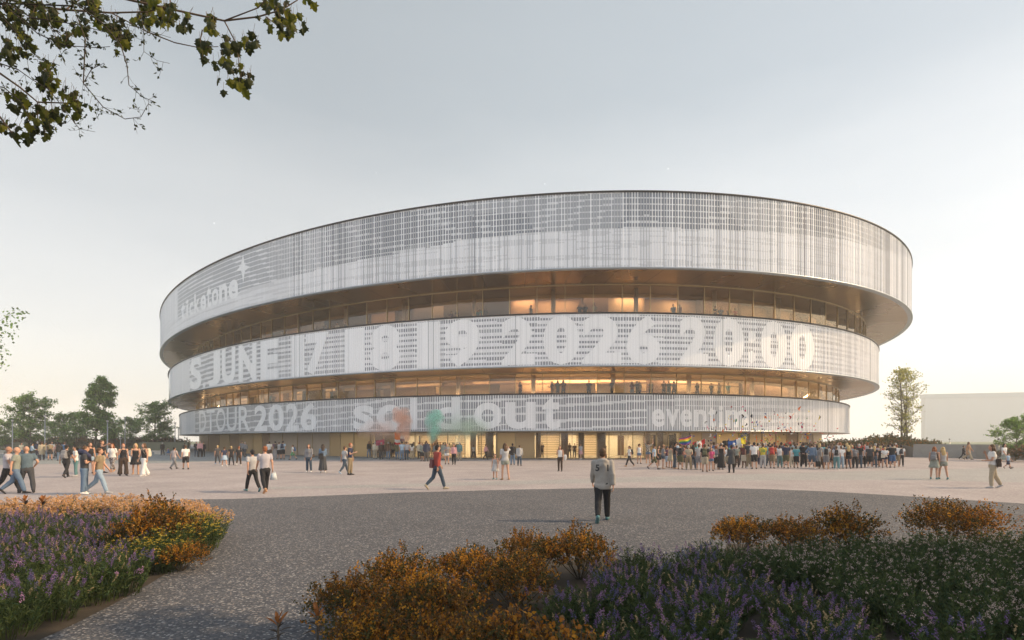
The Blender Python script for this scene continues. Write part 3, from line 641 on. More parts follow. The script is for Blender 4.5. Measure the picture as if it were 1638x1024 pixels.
def limb(mb,a,b,c,t0,t1,r,inf):
    """tube over two-segment limb from parameter t0..t1 (0..2)"""
    pts=[];rs=[]
    ts=[t0]+[t for t in(.35,.7,.93,1.,1.07,1.35,1.7) if t0<t<t1]+[t1]
    for t in ts:
        p=a.lerp(b,t) if t<=1 else b.lerp(c,t-1)
        k=t/2*(len(r)-1); i=min(int(k),len(r)-2); pts.append(p); rs.append(r[i]+(r[i+1]-r[i])*(k-i)+inf)
    mb.tube(pts,rs,10)
ARM=[.052,.046,.040,.038,.034,.026]; LEG=[.088,.080,.066,.056,.052,.055,.044,.034]
PIECE={}
def finish(me,J,mt):
    me.transform(Matrix.Translation((0,0,J['drop']))); me.materials.clear()
    for m in (mt if isinstance(mt,list) else [mt]): me.materials.append(m)
    return me
def piece(kind,pose,sex):
    key=(kind,pose,sex)
    if key in PIECE: return PIECE[key]
    J=skel(pose,sex); mb=MB(); T=J['tor']; hd=T(1.615,-.012); mt=M_cloth
    if kind=='body':
        torso(mb,J,sex,.8,1.5,0,seg=16)
        mb.tube([T(1.43),T(1.48,-.004),T(1.56,-.012)],[.062,.050,.052],10)
        mb.ball(hd+Vector((0,.006,.018)),(.076,.094,.102),14,10); mb.ball(hd+Vector((0,-.028,-.05)),(.055,.058,.062),10,8)
        mb.tube([hd+Vector((0,-.088,.012)),hd+Vector((0,-.108,-.018)),hd+Vector((0,-.088,-.03))],[.008,.014,.010],6)
        for s in(1,-1): mb.ball(hd+Vector((s*.078,.008,-.002)),(.010,.018,.028),6,5)
        mb.ball(hd+Vector((0,-.086,-.052)),(.022,.012,.009),6,5)
        for s,k in((1,'l'),(-1,'r')):
            S,E,W,g=J['arm'+k]; mb.ball(S,.056,8,6); limb(mb,S,E,W,0,2,ARM,0)
            mb.tube([W-g*.01,W+g*.035,W+g*.085],[(.026,.020),(.040,.016),(.036,.013)],8,side=(0,1,0))
            H,K,A,ft=J['leg'+k]; limb(mb,H,K,A,0,2,LEG,0)
            up=Vector((0,0,1)); mb.tube([A-ft*.055+up*-.03,A+ft*.0+up*-.035,A+ft*.10-up*.05,A+ft*.165-up*.06],[.030,.036,(.040,.024),(.03,.014)],8)
        me=remesh(mb,.0165,1)
        # fingers: five tapered tubes rooted in each palm; eyes
        mb=MB(); vs=[tuple(v.co) for v in me.vertices]; fs=[tuple(q.vertices) for q in me.polygons]; bpy.data.meshes.remove(me)
        mb.v=vs; mb.f=fs; mb.m=[0]*len(fs)
        for s,k in((1,'l'),(-1,'r')):
            S,E,W,g=J['arm'+k]; fw=Vector((0,-1,0)); fw=(fw-g*fw.dot(g)).normalized() if abs(g.y)<.95 else Vector((0,0,1)); cu=Vector((-s,0,0)); cu=(cu-g*cu.dot(g)).normalized()
            for q,(o_,ln) in enumerate(((.030,.070),(.011,.080),(-.009,.075),(-.028,.058))):
                b0=W+g*.075+fw*o_; b1=b0+g*ln*.5+cu*.006; b2=b1+g*ln*.38+cu*.022; b3=b2+g*ln*.12+cu*.02
                mb.tube([b0,b1,b2,b3],[.0095,.009,.008,.004],5)
            b0=W+g*.028+fw*.03; mb.tube([b0,b0+fw*.025+g*.028,b0+fw*.032+g*.058+cu*.01],[.012,.010,.006],5)
            e=hd+Vector((s*.030,-.0835,.012)); mb.ball(e,(.011,.006,.007),6,4,1)
        me=mb.mesh('body',[M_skin,M_eye],True)
        PIECE[key]=finish(me,J,[M_skin,M_eye]); return PIECE[key]
    if kind in('tee','long','tank','hoodie','blouse'):
        inf={'tee':.022,'long':.024,'tank':.012,'hoodie':.032,'blouse':.03}[kind]; z0={'tee':.90,'long':.90,'tank':.95,'hoodie':.83,'blouse':.92}[kind]
        torso(mb,J,sex,z0 if z0>.84 else .84,1.445 if kind!='tank' else 1.40,inf)
        if kind in('hoodie',): mb.tube([Vector((0,0,.80)),Vector((0,0,.90))],[(.19,.145),(.195,.15)],18)
        for s,k in((1,'l'),(-1,'r')):
            S,E,W,g=J['arm'+k]
            if kind=='tank':
                mb.tube([T(1.36)+Vector((s*.09,-.05,0)),T(1.455)+Vector((s*.08,0,0)),T(1.36)+Vector((s*.09,.06,0))],[.018,.018,.018],6); continue
            mb.ball(S,.054+inf*.7,10,7); t1={'tee':.62,'blouse':.75,'long':1.93,'hoodie':1.96}[kind]
            limb(mb,S,E,W,0,t1,ARM,inf*.8 if kind!='tee' else .022)
        if kind=='hoodie': 
            mb.ball(T(1.44,.075),(.125,.085,.07),12,8); mb.ball(T(1.36,.115),(.09,.05,.10),12,8)
            mb.tube([T(1.46,.06)+Vector((-.09,0,0)),T(1.50,-.02)+Vector((-.075,0,0))],[.03,.02],8); mb.tube([T(1.46,.06)+Vector((.09,0,0)),T(1.50,-.02)+Vector((.075,0,0))],[.03,.02],8)
        me=remesh(mb,.019,1,.006 if kind!='hoodie' else .010,3)
    elif kind=='coat':
        torso(mb,J,sex,.84,1.445,.04); mb.tube([Vector((0,0,.55)),Vector((0,0,.75)),Vector((0,0,.92))],[(.235,.19),(.215,.17),(.20,.155)],18)
        for s,k in((1,'l'),(-1,'r')): S,E,W,g=J['arm'+k]; mb.ball(S,.09,10,7); limb(mb,S,E,W,0,1.95,ARM,.03)
        me=remesh(mb,.020,1,.010,5)
    elif kind in('trousers','slim','wide','shorts','hotpants'):
        inf={'trousers':.024,'slim':.019,'wide':.035,'shorts':.034,'hotpants':.026}[kind]; t1={'trousers':1.97,'slim':1.95,'wide':1.98,'shorts':.98,'hotpants':.42}[kind]
        torso(mb,J,sex,.84,1.03,.022 if kind!='wide' else .028); mb.tube([Vector((0,0,.80)),Vector((0,0,.86)),Vector((0,0,.93))],[(.13,.115),(.165,.132),(.165,.128)],18)
        for s,k in((1,'l'),(-1,'r')):
            H,K,A,ft=J['leg'+k]
            limb(mb,H,K,A,0,t1,LEG,inf)
            if kind=='wide': mb.tube([K,K.lerp(A,.6),A+Vector((0,0,.0))],[.085,.10,.115],12)
        me=remesh(mb,.019,1,.007,1)
    elif kind in('skirt','longskirt','miniskirt','dress','longdress'):
        z={'skirt':.50,'longskirt':.16,'miniskirt':.62,'dress':.56,'longdress':.14}[kind]; w=.26 if kind in('skirt','dress') else .24
        mb.tube([Vector((0,0,z)),Vector((0,0,z+.12)),Vector((0,0,(z+.95)/2)),Vector((0,0,.90)),T(1.0),T(1.06)],[(w,w*.92),(w*.97,w*.9),(w*.85,w*.78),(.185,.15),(.17,.125),(.13,.105)],24)
        if 'dress' in kind:
            torso(mb,J,sex,.95,1.38,.012)
            for s in(1,-1): mb.tube([T(1.34)+Vector((s*.085,-.06,0)),T(1.445)+Vector((s*.085,0,0)),T(1.34)+Vector((s*.085,.06,0))],[.018]*3,6)
        me=remesh(mb,.020,1)
        for v in me.vertices:     # folds deepen toward the hem
            c=v.co
            if c.z<.95:
                a=math.atan2(c.y,c.x); d=(.95-c.z)*.06*math.sin(a*11+noise.noise(Vector((c.z*2,0,0)))*2); v.co=Vector((c.x*(1+d*2),c.y*(1+d*2),c.z))
    elif kind in('shoes_l','shoes_r'):
        H,K,A,ft=J['leg'+kind[-1]]; up=Vector((0,0,1))
        mb.tube([A-ft*.065-up*.028,A-ft*.02-up*.03,A+ft*.07-up*.042,A+ft*.13-up*.052,A+ft*.185-up*.058],[(.036,.040),(.042,.042),(.046,.034),(.047,.026),(.028,.016)],10)
        mb.tube([A+up*.02,A-up*.03],[.045,.045],8)
        me=mb.mesh('tmp',[],True); mt=M_leather
    elif kind=='sole':
        me=None
    elif kind in('short','long_hair','bun','pony','curly','cap','hat','helmet','bald_fringe'):
        mt=M_hair
        if kind in('short','long_hair','bun','pony','curly'):
            g=.0 if kind!='curly' else .022
            mb.ball(hd+Vector((0,.022,.038)),(.084+g,.096+g,.094+g),14,10)
            mb.ball(hd+Vector((0,.045,-.01)),(.076+g,.070+g,.075),12,8)
        if kind=='long_hair':
            mb.tube([hd+Vector((0,.05,.03)),hd+Vector((0,.085,-.08)),T(1.42,.09),T(1.30,.10),T(1.22,.095)],[(.075,.05),(.088,.045),(.10,.035),(.085,.028),(.04,.018)],12)
            for s in(1,-1): mb.tube([hd+Vector((s*.07,.01,.03)),hd+Vector((s*.082,.015,-.06)),T(1.44,.0)+Vector((s*.085,0,0))],[.028,.03,.018],8)
        if kind=='bun': mb.ball(hd+Vector((0,.09,.09)),.045,10,8)
        if kind=='pony': mb.tube([hd+Vector((0,.10,.05)),hd+Vector((0,.15,0)),hd+Vector((0,.14,-.12)),hd+Vector((0,.12,-.20))],[.02,.032,.028,.01],8)
        if kind=='curly':
            for i in range(26):
                a=i*2.4; z=.1-.007*i; mb.ball(hd+Vector((math.cos(a)*.082,.03+math.sin(a)*.085,z)),.032,6,5)
        if kind in('cap','hat'):
            mb.ball(hd+Vector((0,.012,.05)),(.086,.100,.078),14,10)
            if kind=='cap': mb.tube([hd+Vector((0,-.06,.055)),hd+Vector((0,-.16,.042))],[(.07,.010),(.055,.008)],10)
            else: mb.tube([hd+Vector((0,.01,.035)),hd+Vector((0,.01,.047))],[(.17,.18),(.165,.175)],20)
            mt=M_cloth
        me=mb.mesh('tmp',[],True)
    elif kind in('backpack','tote','handbag','messenger'):
        if kind=='backpack':
            c=T(1.24,.20); mb.box(c,(.28,.16,.40),0,0,(.8,.8)); mb.box(c+Vector((0,.09,-.06)),(.2,.07,.2),0,0,(.85,.85)); mb.ball(c+Vector((0,0,.19)),(.12,.07,.05),10,6)
            for s in(1,-1): mb.tube([T(1.40,.11)+Vector((s*.09,0,0)),T(1.48,.0)+Vector((s*.095,0,0)),T(1.36,-.125)+Vector((s*.10,0,0)),T(1.16,-.05)+Vector((s*.165,0,0)),T(1.08,.12)+Vector((s*.12,0,0))],[(.026,.012)]*5,6)
        else:
            y=.05 if kind!='messenger' else .14; sx={'tote':.27,'handbag':.25,'messenger':.12}[kind]; z={'tote':.88,'handbag':1.0,'messenger':1.02}[kind]
            c=Vector((sx,y,z)); w=(.10,.28,.30) if kind=='tote' else ((.11,.27,.19) if kind=='handbag' else (.30,.13,.32)); mb.box(c,w,0,0,(.85,.85))
            top=T(1.475); mb.tube([c+Vector((0,-.09,w[2]/2-.02)),top+Vector((.13,-.06,-.02)),top+Vector((.12,.03,0)),c+Vector((0,.09,w[2]/2-.02))],[(.014,.008)]*4,6)
        me=remesh(mb,.020,1,.004); mt=M_leather
    elif kind=='apron_print':
        me=None
    PIECE[key]=finish(me,J,mt); me.name=kind; return me
PATTERN={}
def patt(me,m):
    k=(me.name,m.name)
    if k not in PATTERN: c=me.copy(); c.materials.clear(); c.materials.append(m); PATTERN[k]=c
    return PATTERN[k]
C=dict(black=(.022,.022,.026),charcoal=(.055,.057,.065),grey=(.22,.22,.235),lgrey=(.42,.42,.43),slate=(.10,.145,.18),sage=(.26,.28,.245),white=(.72,.71,.70),cream=(.62,.56,.45),beige=(.40,.34,.25),khaki=(.25,.195,.125),
 olive=(.10,.10,.055),brown=(.12,.07,.045),dbrown=(.05,.033,.025),navy=(.028,.036,.075),denim=(.12,.18,.27),ldenim=(.27,.36,.46),ddenim=(.05,.075,.11),blue=(.05,.12,.26),lblue=(.34,.45,.58),teal=(.10,.22,.24),turq=(.09,.33,.38),
 red=(.45,.05,.045),rust=(.42,.12,.06),maroon=(.13,.03,.035),pink=(.55,.30,.32),hotpink=(.55,.08,.20),lilac=(.42,.40,.44),yellow=(.62,.50,.06),orange=(.6,.22,.06),green=(.08,.30,.14),tan=(.45,.26,.15),redshirt=(.30,.055,.045),dskin=(.16,.085,.055),
 blonde=(.50,.36,.17),hbrown=(.10,.055,.03),hblack=(.015,.012,.012),hgrey=(.42,.41,.40),ginger=(.28,.10,.04),skin=(.52,.30,.21),skin2=(.40,.22,.15),skin3=(.60,.38,.29),plum=(.14,.07,.12))
WORD=dict(black='black',charcoal='charcoal',grey='grey',lgrey='light grey',slate='slate blue',sage='grey-green',white='white',cream='cream',beige='beige',khaki='khaki',olive='olive',brown='brown',dbrown='dark brown',navy='navy',denim='blue denim',ldenim='pale denim',ddenim='dark denim',blue='blue',lblue='light blue',teal='teal',turq='turquoise',red='red',rust='rust red',maroon='maroon',pink='pink',hotpink='bright pink',lilac='lilac',yellow='yellow',orange='orange',green='green',tan='tan',redshirt='brick red',plum='plum')
NAMEOF=dict(tee='shirt',long='shirt',tank='top',hoodie='jacket',blouse='blouse',coat='coat',trousers='trousers',slim='trousers',wide='trousers',shorts='shorts',hotpants='shorts',skirt='skirt',longskirt='skirt',miniskirt='skirt',dress='dress',longdress='dress',
 short='hair',long_hair='hair',bun='hair',pony='hair',curly='hair',cap='cap',hat='hat',backpack='backpack',tote='tote_bag',handbag='handbag',messenger='shoulder_bag')
PEOPLE={}
def person(x,yf,yh,face,pose,sex,top,bot,hair,label,bag=None,shoes='black',skin='skin',z=0.,pos=None,group=None,lite=False):
    """one figure: foot pixel (x,yf), head-top pixel yh give the spot on the plaza and the height"""
    if pos is None:
        g=G(x,yf); h=EYE*(yf-yh)/(yf-HY); 
    else: g=pos; h=yh
    hh=h; s=hh/1.75
    o=empty('person',(g.x,g.y,z+.008 if z==0 else z),rad(face)+math.atan2(-g.x,g.y)); o.scale=(s,s,s)
    tag(o,label,'person',group)
    def add(kind,col,nm=None,pat=None):
        me=piece(kind,pose,sex)
        if pat: me=patt(me,pat)
        c=link(nm or NAMEOF.get(kind,kind),me,o); c.color=(*C.get(col,(.3,.3,.3)),1); return c
    add('body',skin,'body')
    tk,tcol=top[0],top[1]; add(tk,tcol,pat=(top[2] if len(top)>2 else None))
    if bot: add(bot[0],bot[1],pat=(bot[2] if len(bot)>2 else None))
    if hair and hair[0]!='bald': 
        if hair[0] in('cap','hat') : add('short',hair[2] if len(hair)>2 else 'hbrown')
        add(hair[0],hair[1])
    add('shoes_l',shoes,'shoe'); add('shoes_r',shoes,'shoe')
    if bag: 
        add(bag[0],bag[1])
        if len(bag)>2: pass
    PEOPLE[label]=o
    return o
def joint(o,pose,sex,which,idx=2):
    J=skel(pose,sex); v=J[which][idx]+Vector((0,0,J['drop'])); return o.matrix_basis@v
def glyphs(body,size,parent,loc,rot,m,bold=.03,extr=.004,name='print'):
    cu=bpy.data.curves.new('t','FONT'); cu.body=body; cu.size=size; cu.offset=bold*size; cu.extrude=extr; cu.align_x='CENTER'; cu.resolution_u=3
    t_=bpy.data.objects.new('t',cu); COL.objects.link(t_); bpy.context.view_layer.update()
    me=bpy.data.meshes.new_from_object(t_.evaluated_get(bpy.context.evaluated_depsgraph_get())); bpy.data.objects.remove(t_)
    me.materials.clear(); me.materials.append(m); o=link(name,me,parent,loc); o.rotation_euler=rot; return o
TH,ST_='tee','stand'
P_=person
sk='skin'
# --- nearest figure
hero=P_(964,835,712.5,180,'walk_b','m',('hoodie','cream'),('trousers','black'),('short','hbrown'),'person in cream hooded jacket with dark print on its back, alone on the dark asphalt',shoes='teal')
for c in hero.children:
    if c.name.startswith('jacket'): c.color=(.36,.335,.31,1)
glyphs('5',.20,hero,(.115,.188,1.17),(rad(86),0,rad(180-10)),M_ink); glyphs('1',.20,hero,(-.115,.188,1.17),(rad(86),0,rad(180+10)),M_ink)
# --- left foreground
P_(12,788,711,75,'walk','m',(TH,'lilac'),('trousers','black'),('bald',),'bald person in pale lilac tee at the left edge, partly behind the grey-green tee',skin='skin2')
P_(25,790,712.5,80,'walk_b','m',(TH,'sage'),('trousers','denim'),('bald',),'bald person in grey-green tee and blue jeans walking at the left edge',skin='skin')
P_(43,789,711.5,185,'hips','m',(TH,'slate'),('trousers','charcoal'),('bald',),'bald person in tight slate blue tee and grey trousers, hand on hip')
P_(135,791,712.5,85,'cross','m',(TH,'charcoal'),('trousers','denim'),('short','hbrown'),'person in charcoal tee and blue jeans with a navy jacket over the shoulder',shoes='white')
P_(158,790,714,75,'walk_b','m',(TH,'khaki'),('trousers','ldenim'),('short','hbrown'),'person in khaki-brown tee and pale jeans striding beside the charcoal tee',shoes='lgrey')
P_(106,764,709.5,150,'walk','m',(TH,'black'),('slim','black'),('short','hblack'),'person all in black walking away with a grey backpack',('backpack','grey'))
P_(121,762.5,713,280,'hold','f',('blouse','white'),('slim','teal'),('pony','hblack'),'person in white tied blouse and teal trousers facing left',shoes='lgrey')
P_(144,758,707.5,20,'stand','f',('tank','black'),('hotpants','ldenim'),('long_hair','hbrown'),'person with long brown hair in black top behind the charcoal tee')
P_(162,757,704,60,'point','m',(TH,'black'),('shorts','beige'),('short','hbrown'),'tall person in black tee and beige shorts reaching forward in the left group')
P_(180,755,708,330,'walk','f',('blouse','white'),('trousers','lgrey',M_floral),('long_hair','ginger'),'person with long ginger hair in white top and patterned trousers, mid stride',shoes='tan')
P_(197,761,709,10,'strap','f',('tank','black'),('wide','dbrown'),('bun','ginger'),'person in black camisole and wide dark trousers carrying a white bag',('tote','white'))
P_(217,759,709,355,'hold','f',('dress','black'),None,('long_hair','blonde'),'blonde person in flared black dress in the left group',shoes='tan')
P_(231,762,708,300,'stroll','f',('tank','black'),('wide','white'),('long_hair','hbrown'),'person in black top and flared white trousers with a pale backpack',('backpack','cream'),shoes='white')
# --- far left gathering
P_(51,735,709,100,'hold','m',('long','lblue'),('trousers','black'),('short','hblack'),'person in pale blue shirt and black trousers beside a bicycle at far left')
P_(60,733,706,150,'phone','m',('hoodie','navy'),('trousers','navy'),('short','hgrey'),'person in navy hooded top and navy trousers in the far left gathering')
P_(67,736.5,706.5,190,'stand','m',('coat','beige'),('trousers','charcoal'),('short','hbrown'),'person in long beige coat seen from behind in the far left gathering',shoes='maroon')
P_(73,732,708,20,'phone','f',(TH,'lgrey'),('trousers','ldenim'),('long_hair','hbrown'),'person in light grey tee and pale jeans in the far left gathering')
P_(80,736.5,707,180,'stand','f',(TH,'khaki'),('miniskirt','black'),('bun','hblack'),'person with khaki backpack and black skirt in the far left gathering',('backpack','khaki'))
P_(83,733,706.5,10,'stand','m',(TH,'white'),('trousers','lgrey'),('short','hbrown'),'person in white tee and light grey trousers in the far left gathering')
P_(89,732,710,40,'hold','f',('long','pink'),('longskirt','black'),('long_hair','hblack'),'person in pink top and long black skirt in the far left gathering')
P_(95,737,707.5,200,'stand','m',('hoodie','black'),('trousers','denim'),('short','hblack'),'person in black jacket and bright blue jeans in the far left gathering')
P_(103,735,706.5,170,'hip','m',(TH,'blue'),('trousers','ddenim'),('short','hbrown'),'person in blue tee and dark jeans in the far left gathering')
P_(34,733,708,30,'stand','f',(TH,'cream'),('shorts','denim'),('short','hblack'),'person in cream tee and denim shorts behind the three bald men')
P_(260,728.5,707.5,200,'stroll','m',('hoodie','black'),('trousers','charcoal'),('short','hgrey'),'person in black coat near the stone bench, with a child in blue')
P_(269,729,715,190,'walk','f',('dress','blue'),None,('pony','hbrown'),'small child in blue dress beside the person in black coat')
P_(278.5,750.5,713.5,130,'walk','m',(TH,'maroon',M_stripe),('trousers','grey'),('short','hblack'),'boy in red and white striped tee and grey trousers walking')
P_(297,751,711.5,190,'stroll','m',(TH,'white'),('shorts','black'),('short','hbrown'),'person in white tee and black shorts following the striped boy')
P_(314,731,706,20,'cross','m',('hoodie','black'),('trousers','ddenim'),('short','hgrey'),'person in black jacket by the left corner, left of the pink shirt')
P_(320,731.5,705,350,'stand','m',('long','pink'),('trousers','black'),('short','hgrey'),'person in pale pink shirt by the left corner of the arena')
P_(325.5,731,707,340,'stand','m',('long','black'),('trousers','black'),('short','hbrown'),'person in black standing right of the man in pink shirt')
P_(295,726,709,160,'stand','m',('long','black'),('trousers','black'),('short','hbrown'),'distant person in black by the left hedge wall')
P_(348,742.5,712,200,'stroll','m',(TH,'charcoal'),('slim','charcoal'),('short','blonde'),'first of four walking teenagers, slim and all in charcoal',shoes='lblue')
P_(359,746.5,713.5,190,'walk','f',(TH,'navy'),('miniskirt','lblue'),('bun','hbrown'),'teenager in navy tee with a light blue skirt over leggings',shoes='white')
P_(370,744,713,200,'stroll','f',(TH,'black'),('slim','black'),('pony','blonde'),'blonde ponytailed teenager all in black')
P_(382,745,713,170,'walk_b','f',('tee','black'),('slim','dbrown'),('bun','ginger'),'teenager with ginger bun in black tee and brown trousers',shoes='white')
P_(387,729.5,705.5,10,'stand','m',(TH,'grey'),('trousers','charcoal'),('short','hblack'),'distant person in grey by the bronze panels')
P_(392,731,706,330,'walk','m',('long','grey'),('trousers','charcoal'),('short','hgrey'),'distant person in grey walking right by the bronze panels')
P_(404,786.5,716.5,205,'walk','m',(TH,'lgrey'),('slim','black'),('short','hblack'),'shorter of two walking friends, grey tee, black trousers and dark hair',shoes='teal')
fr=P_(424,788.5,711,195,'walk_b','m',(TH,'lilac'),('slim','black'),('short','ginger'),'taller of two walking friends, fair haired in pale lilac tee, holding a white bag',shoes='tan')
P_(431,734.5,706,200,'stand','m',(TH,'white'),('shorts','brown'),('short','hblack'),'first of four in shorts by the beige panels, plain white tee')
P_(440.5,735,705.5,190,'rest','f',(TH,'plum'),('longskirt','grey'),('bun','hblack'),'person in plum top and patterned grey skirt by the beige panels',('backpack','black'))
P_(446.5,735,706.5,170,'stand','m',(TH,'lgrey'),('shorts','black'),('short','hbrown'),'person in light grey tee and black shorts by the beige panels')
P_(452.5,735,705,160,'stand','m',(TH,'lblue'),('shorts','black'),('short','hblack'),'person in light blue tee with a dark backpack by the beige panels',('backpack','navy'))
P_(468.5,735.5,710.5,260,'walk','m',(TH,'white'),('shorts','green'),('short','hbrown'),'boy in green shorts with a bright blue backpack walking left',('backpack','blue'))
P_(494,755.5,710,340,'rest','f',('long','grey'),('trousers','ddenim'),('long_hair','hbrown'),'person in grey blazer with a brown shoulder bag',('handbag','dbrown'),shoes='white')
P_(516.5,756.5,710,185,'hold','f',('long','denim'),('longskirt','charcoal'),('long_hair','dbrown'),'person in denim jacket and long charcoal skirt seen from behind',('messenger','black'),shoes='white')
P_(551,758,712,120,'walk','f',(TH,'lgrey'),('slim','ddenim'),('short','hbrown'),'person in light grey top striding behind the one in khaki trousers',shoes='lblue')
P_(560,760,708,70,'phone','m',(TH,'navy'),('trousers','khaki'),('short','ginger'),'person in navy tee and khaki trousers holding a phone, walking right')
redm=P_(699,783,709,115,'walk_b','m',('long','redshirt'),('slim','ddenim'),('short','hblack'),'person in brick red shirt and dark jeans with a brown leather bag, striding alone',('messenger','maroon'),shoes='beige')
P_(792,767,726,340,'stand','f',('dress','lgrey'),None,('bun','hbrown'),'small girl in pale grey dress holding hands with a woman',shoes='teal')
P_(808,768,708,200,'point','f',('blouse','lgrey'),('hotpants','sage'),('long_hair','hbrown'),'person in grey top and shorts pointing up, beside the small girl',shoes='tan')
P_(820,744,709,190,'stand','m',('hoodie','black'),('trousers','denim'),('short','hblack'),'person in black sweater and blue jeans behind the pointing woman')
P_(831,745.5,711.5,180,'stroll','m',('hoodie','lgrey'),('trousers','ddenim'),('short','hbrown'),'person in light grey sweater and dark jeans behind the pointing woman')
P_(757.5,733,711,30,'walk','f',(TH,'white'),('slim','black'),('short','hbrown'),'person in white tee and black trousers walking before the lobby glass')
P_(777,735,710,60,'walk_b','m',('long','pink'),('slim','black'),('short','hblack'),'person in pink shirt and black trousers before the lobby glass')
P_(896,754,712,345,'strap','f',('tank','white'),('slim','dbrown'),('long_hair','hbrown'),'person in white top carrying a jacket over the arm, midway to the doors')
P_(929,735,709,330,'walk','f',(TH,'lgrey'),('miniskirt','pink'),('short','hbrown'),'person in grey tee and pink skirt walking left before the lobby glass',shoes='white')
P_(1007,746.5,712,280,'walk','f',(TH,'white'),('slim','black'),('pony','hbrown'),'person with phone and black backpack striding left of the big crowd',('backpack','black'),shoes='tan')
P_(1022.5,742,710,15,'stand','f',('tank','white'),('hotpants','denim'),('curly','hbrown'),'person in white top, denim shorts and tall boots left of the big crowd')
P_(1037,741.5,706,170,'raise','f',('blouse','cream',M_floral),('hotpants','denim'),('curly','hbrown'),'dancing person with raised arms in floral top and denim shorts',shoes='tan')
# --- lower right
P_(1494.5,767,714,170,'rest','f',('tank','black'),('miniskirt','sage'),('long_hair','ginger'),'left of two strolling women, grey shorts and small backpack',('backpack','grey'),shoes='teal')
P_(1508.5,767,714,200,'stroll','f',('tank','lgrey'),('hotpants','sage'),('long_hair','blonde'),'blonde right-hand one of two strolling women, pale top',('tote','charcoal'),shoes='teal')
P_(1588,781,710,285,'face','f',(TH,'white'),('trousers','beige'),('long_hair','hbrown'),'person in white tee and loose beige trousers, hand at her face, alone at right',('messenger','dbrown'),shoes='lgrey')
P_(1606,748.5,708,60,'walk','f',(TH,'white'),('miniskirt','sage'),('long_hair','hblack'),'dark haired person in white tee and pale skirt with a child, far right')
P_(1612.5,750,724,70,'walk_b','m',(TH,'lblue'),('shorts','navy'),('short','hbrown'),'small child in light blue tee and navy shorts at far right')
P_(1541,735,712,80,'walk','f',('long','black'),('slim','black'),('short','hblack'),'small dark figure walking behind the one in tan before the right wall')
P_(1549,735.5,706,75,'walk_b','f',('coat','tan'),('wide','beige'),('long_hair','hbrown'),'person in tan coat and wide beige trousers passing the right wall')
# --- gathering under the coloured smoke (front row)
SM='gathering under the smoke'
for a in [
 (582,729,706.5,60,'phone','f',('long','black'),('slim','navy'),('long_hair','hblack'),'person in black checking a phone left of the smoke gathering'),
 (590,732,706,30,'stand','f',('long','black'),('trousers','denim'),('long_hair','hblack'),'person in black and white top and jeans left of the smoke gathering'),
 (600,734,706.5,180,'stand','m',('long','cream'),('wide','beige'),('short','hgrey'),'grey-haired person in cream shirt and beige trousers in the smoke gathering'),
 (610,735,707.5,185,'stand','m',('hoodie','dbrown'),('trousers','charcoal'),('short','hgrey'),'person in dark brown jacket under the pink flag'),
 (621,735,706.5,175,'stand','m',('hoodie','brown'),('trousers','denim'),('short','hgrey'),'person in brown jacket and blue jeans in the smoke gathering'),
 (635.5,735,708,180,'stand','m',('hoodie','olive'),('trousers','denim'),('short','hgrey'),'person in dark olive jacket and blue jeans under the orange flag'),
 (643,736.5,706,200,'rest','m',(TH,'lblue'),('trousers','denim'),('short','hblack'),'person in light blue shirt, left of a pair, below the orange smoke'),
 (650.5,736,706,170,'strap','m',(TH,'lilac'),('trousers','ddenim'),('short','hblack'),'person in pale lilac shirt, right of a pair, below the orange smoke'),
 (659,735,709,180,'stand','f',(TH,'white'),('trousers','beige'),('long_hair','hblack'),'person in white top with an orange shoulder bag in the smoke gathering',('handbag','orange')),
 (671,734,707.5,190,'stand','m',('hoodie','cream'),('trousers','black'),('short','hbrown'),'person in cream jacket and black trousers in the smoke gathering'),
 (675.5,738,708,340,'hold','f',('coat','sage'),('skirt','black'),('short','hbrown'),'person in grey-green coat and black skirt in the smoke gathering'),
 (682,738.5,705,180,'stand','m',('hoodie','navy'),('trousers','olive',M_floral),('short','hbrown'),'person in navy sweater and camouflage trousers in the smoke gathering'),
 (715,743,709,5,'phone','f',('blouse','grey'),('hotpants','white'),('bun','hbrown'),'person in grey blouse and white shorts right of the red-shirted man'),
 (726,743.5,709.5,350,'stroll','f',('long','pink'),('slim','black'),('long_hair','hbrown'),'long-haired person in pale pink top strolling away from the smoke gathering'),
 (735,737,707,185,'stand','m',('hoodie','teal'),('trousers','beige'),('short','hgrey'),'person in teal jacket and beige trousers with a blue backpack',('backpack','teal')),
 (709,736,707.5,160,'stand','f',('long','sage'),('shorts','beige'),('short','hblack'),'person in pale green top and beige shorts below the green smoke')]:
    P_(*a[:10],*(a[10:]))
RR=random.Random(5)
cols=['lgrey','beige','black','navy','sage','khaki','grey','white','brown','charcoal','lblue','olive','maroon','cream']
bots=['trousers','slim','shorts','trousers','slim']; bcol=['black','denim','ddenim','khaki','beige','charcoal','olive','navy']
hairs=[('short','hbrown'),('short','hblack'),('long_hair','hbrown'),('short','hgrey'),('pony','hblack'),('long_hair','blonde'),('short','ginger'),('cap','navy'),('curly','hbrown')]
def filler(x,yf,label,group,pal=None,hs=(706,711)):
    sx=RR.choice('mmf'); tp=RR.choice(pal or cols)
    hd_=RR.uniform(*hs); 
    return P_(x,yf,hd_,180+RR.uniform(-60,60) if RR.random()<.75 else RR.uniform(-60,60),RR.choice(['stand','rest','phone','strap','cross','stand']),sx,(RR.choice(['tee','long','tee','blouse']),tp),(RR.choice(bots),RR.choice(bcol)),RR.choice(hairs),label,group=group,skin=RR.choice(['skin','skin2','skin3','dskin']))
# rear rows are mostly hidden: the visible heads cannot be told apart
for i in range(36):
    x=597+i*3.95+RR.uniform(-1.5,1.5); filler(x,730.5+RR.uniform(-1,2),'person standing in the rear rows of the gathering under the coloured smoke','rear rows under the smoke',hs=(706.5,710))
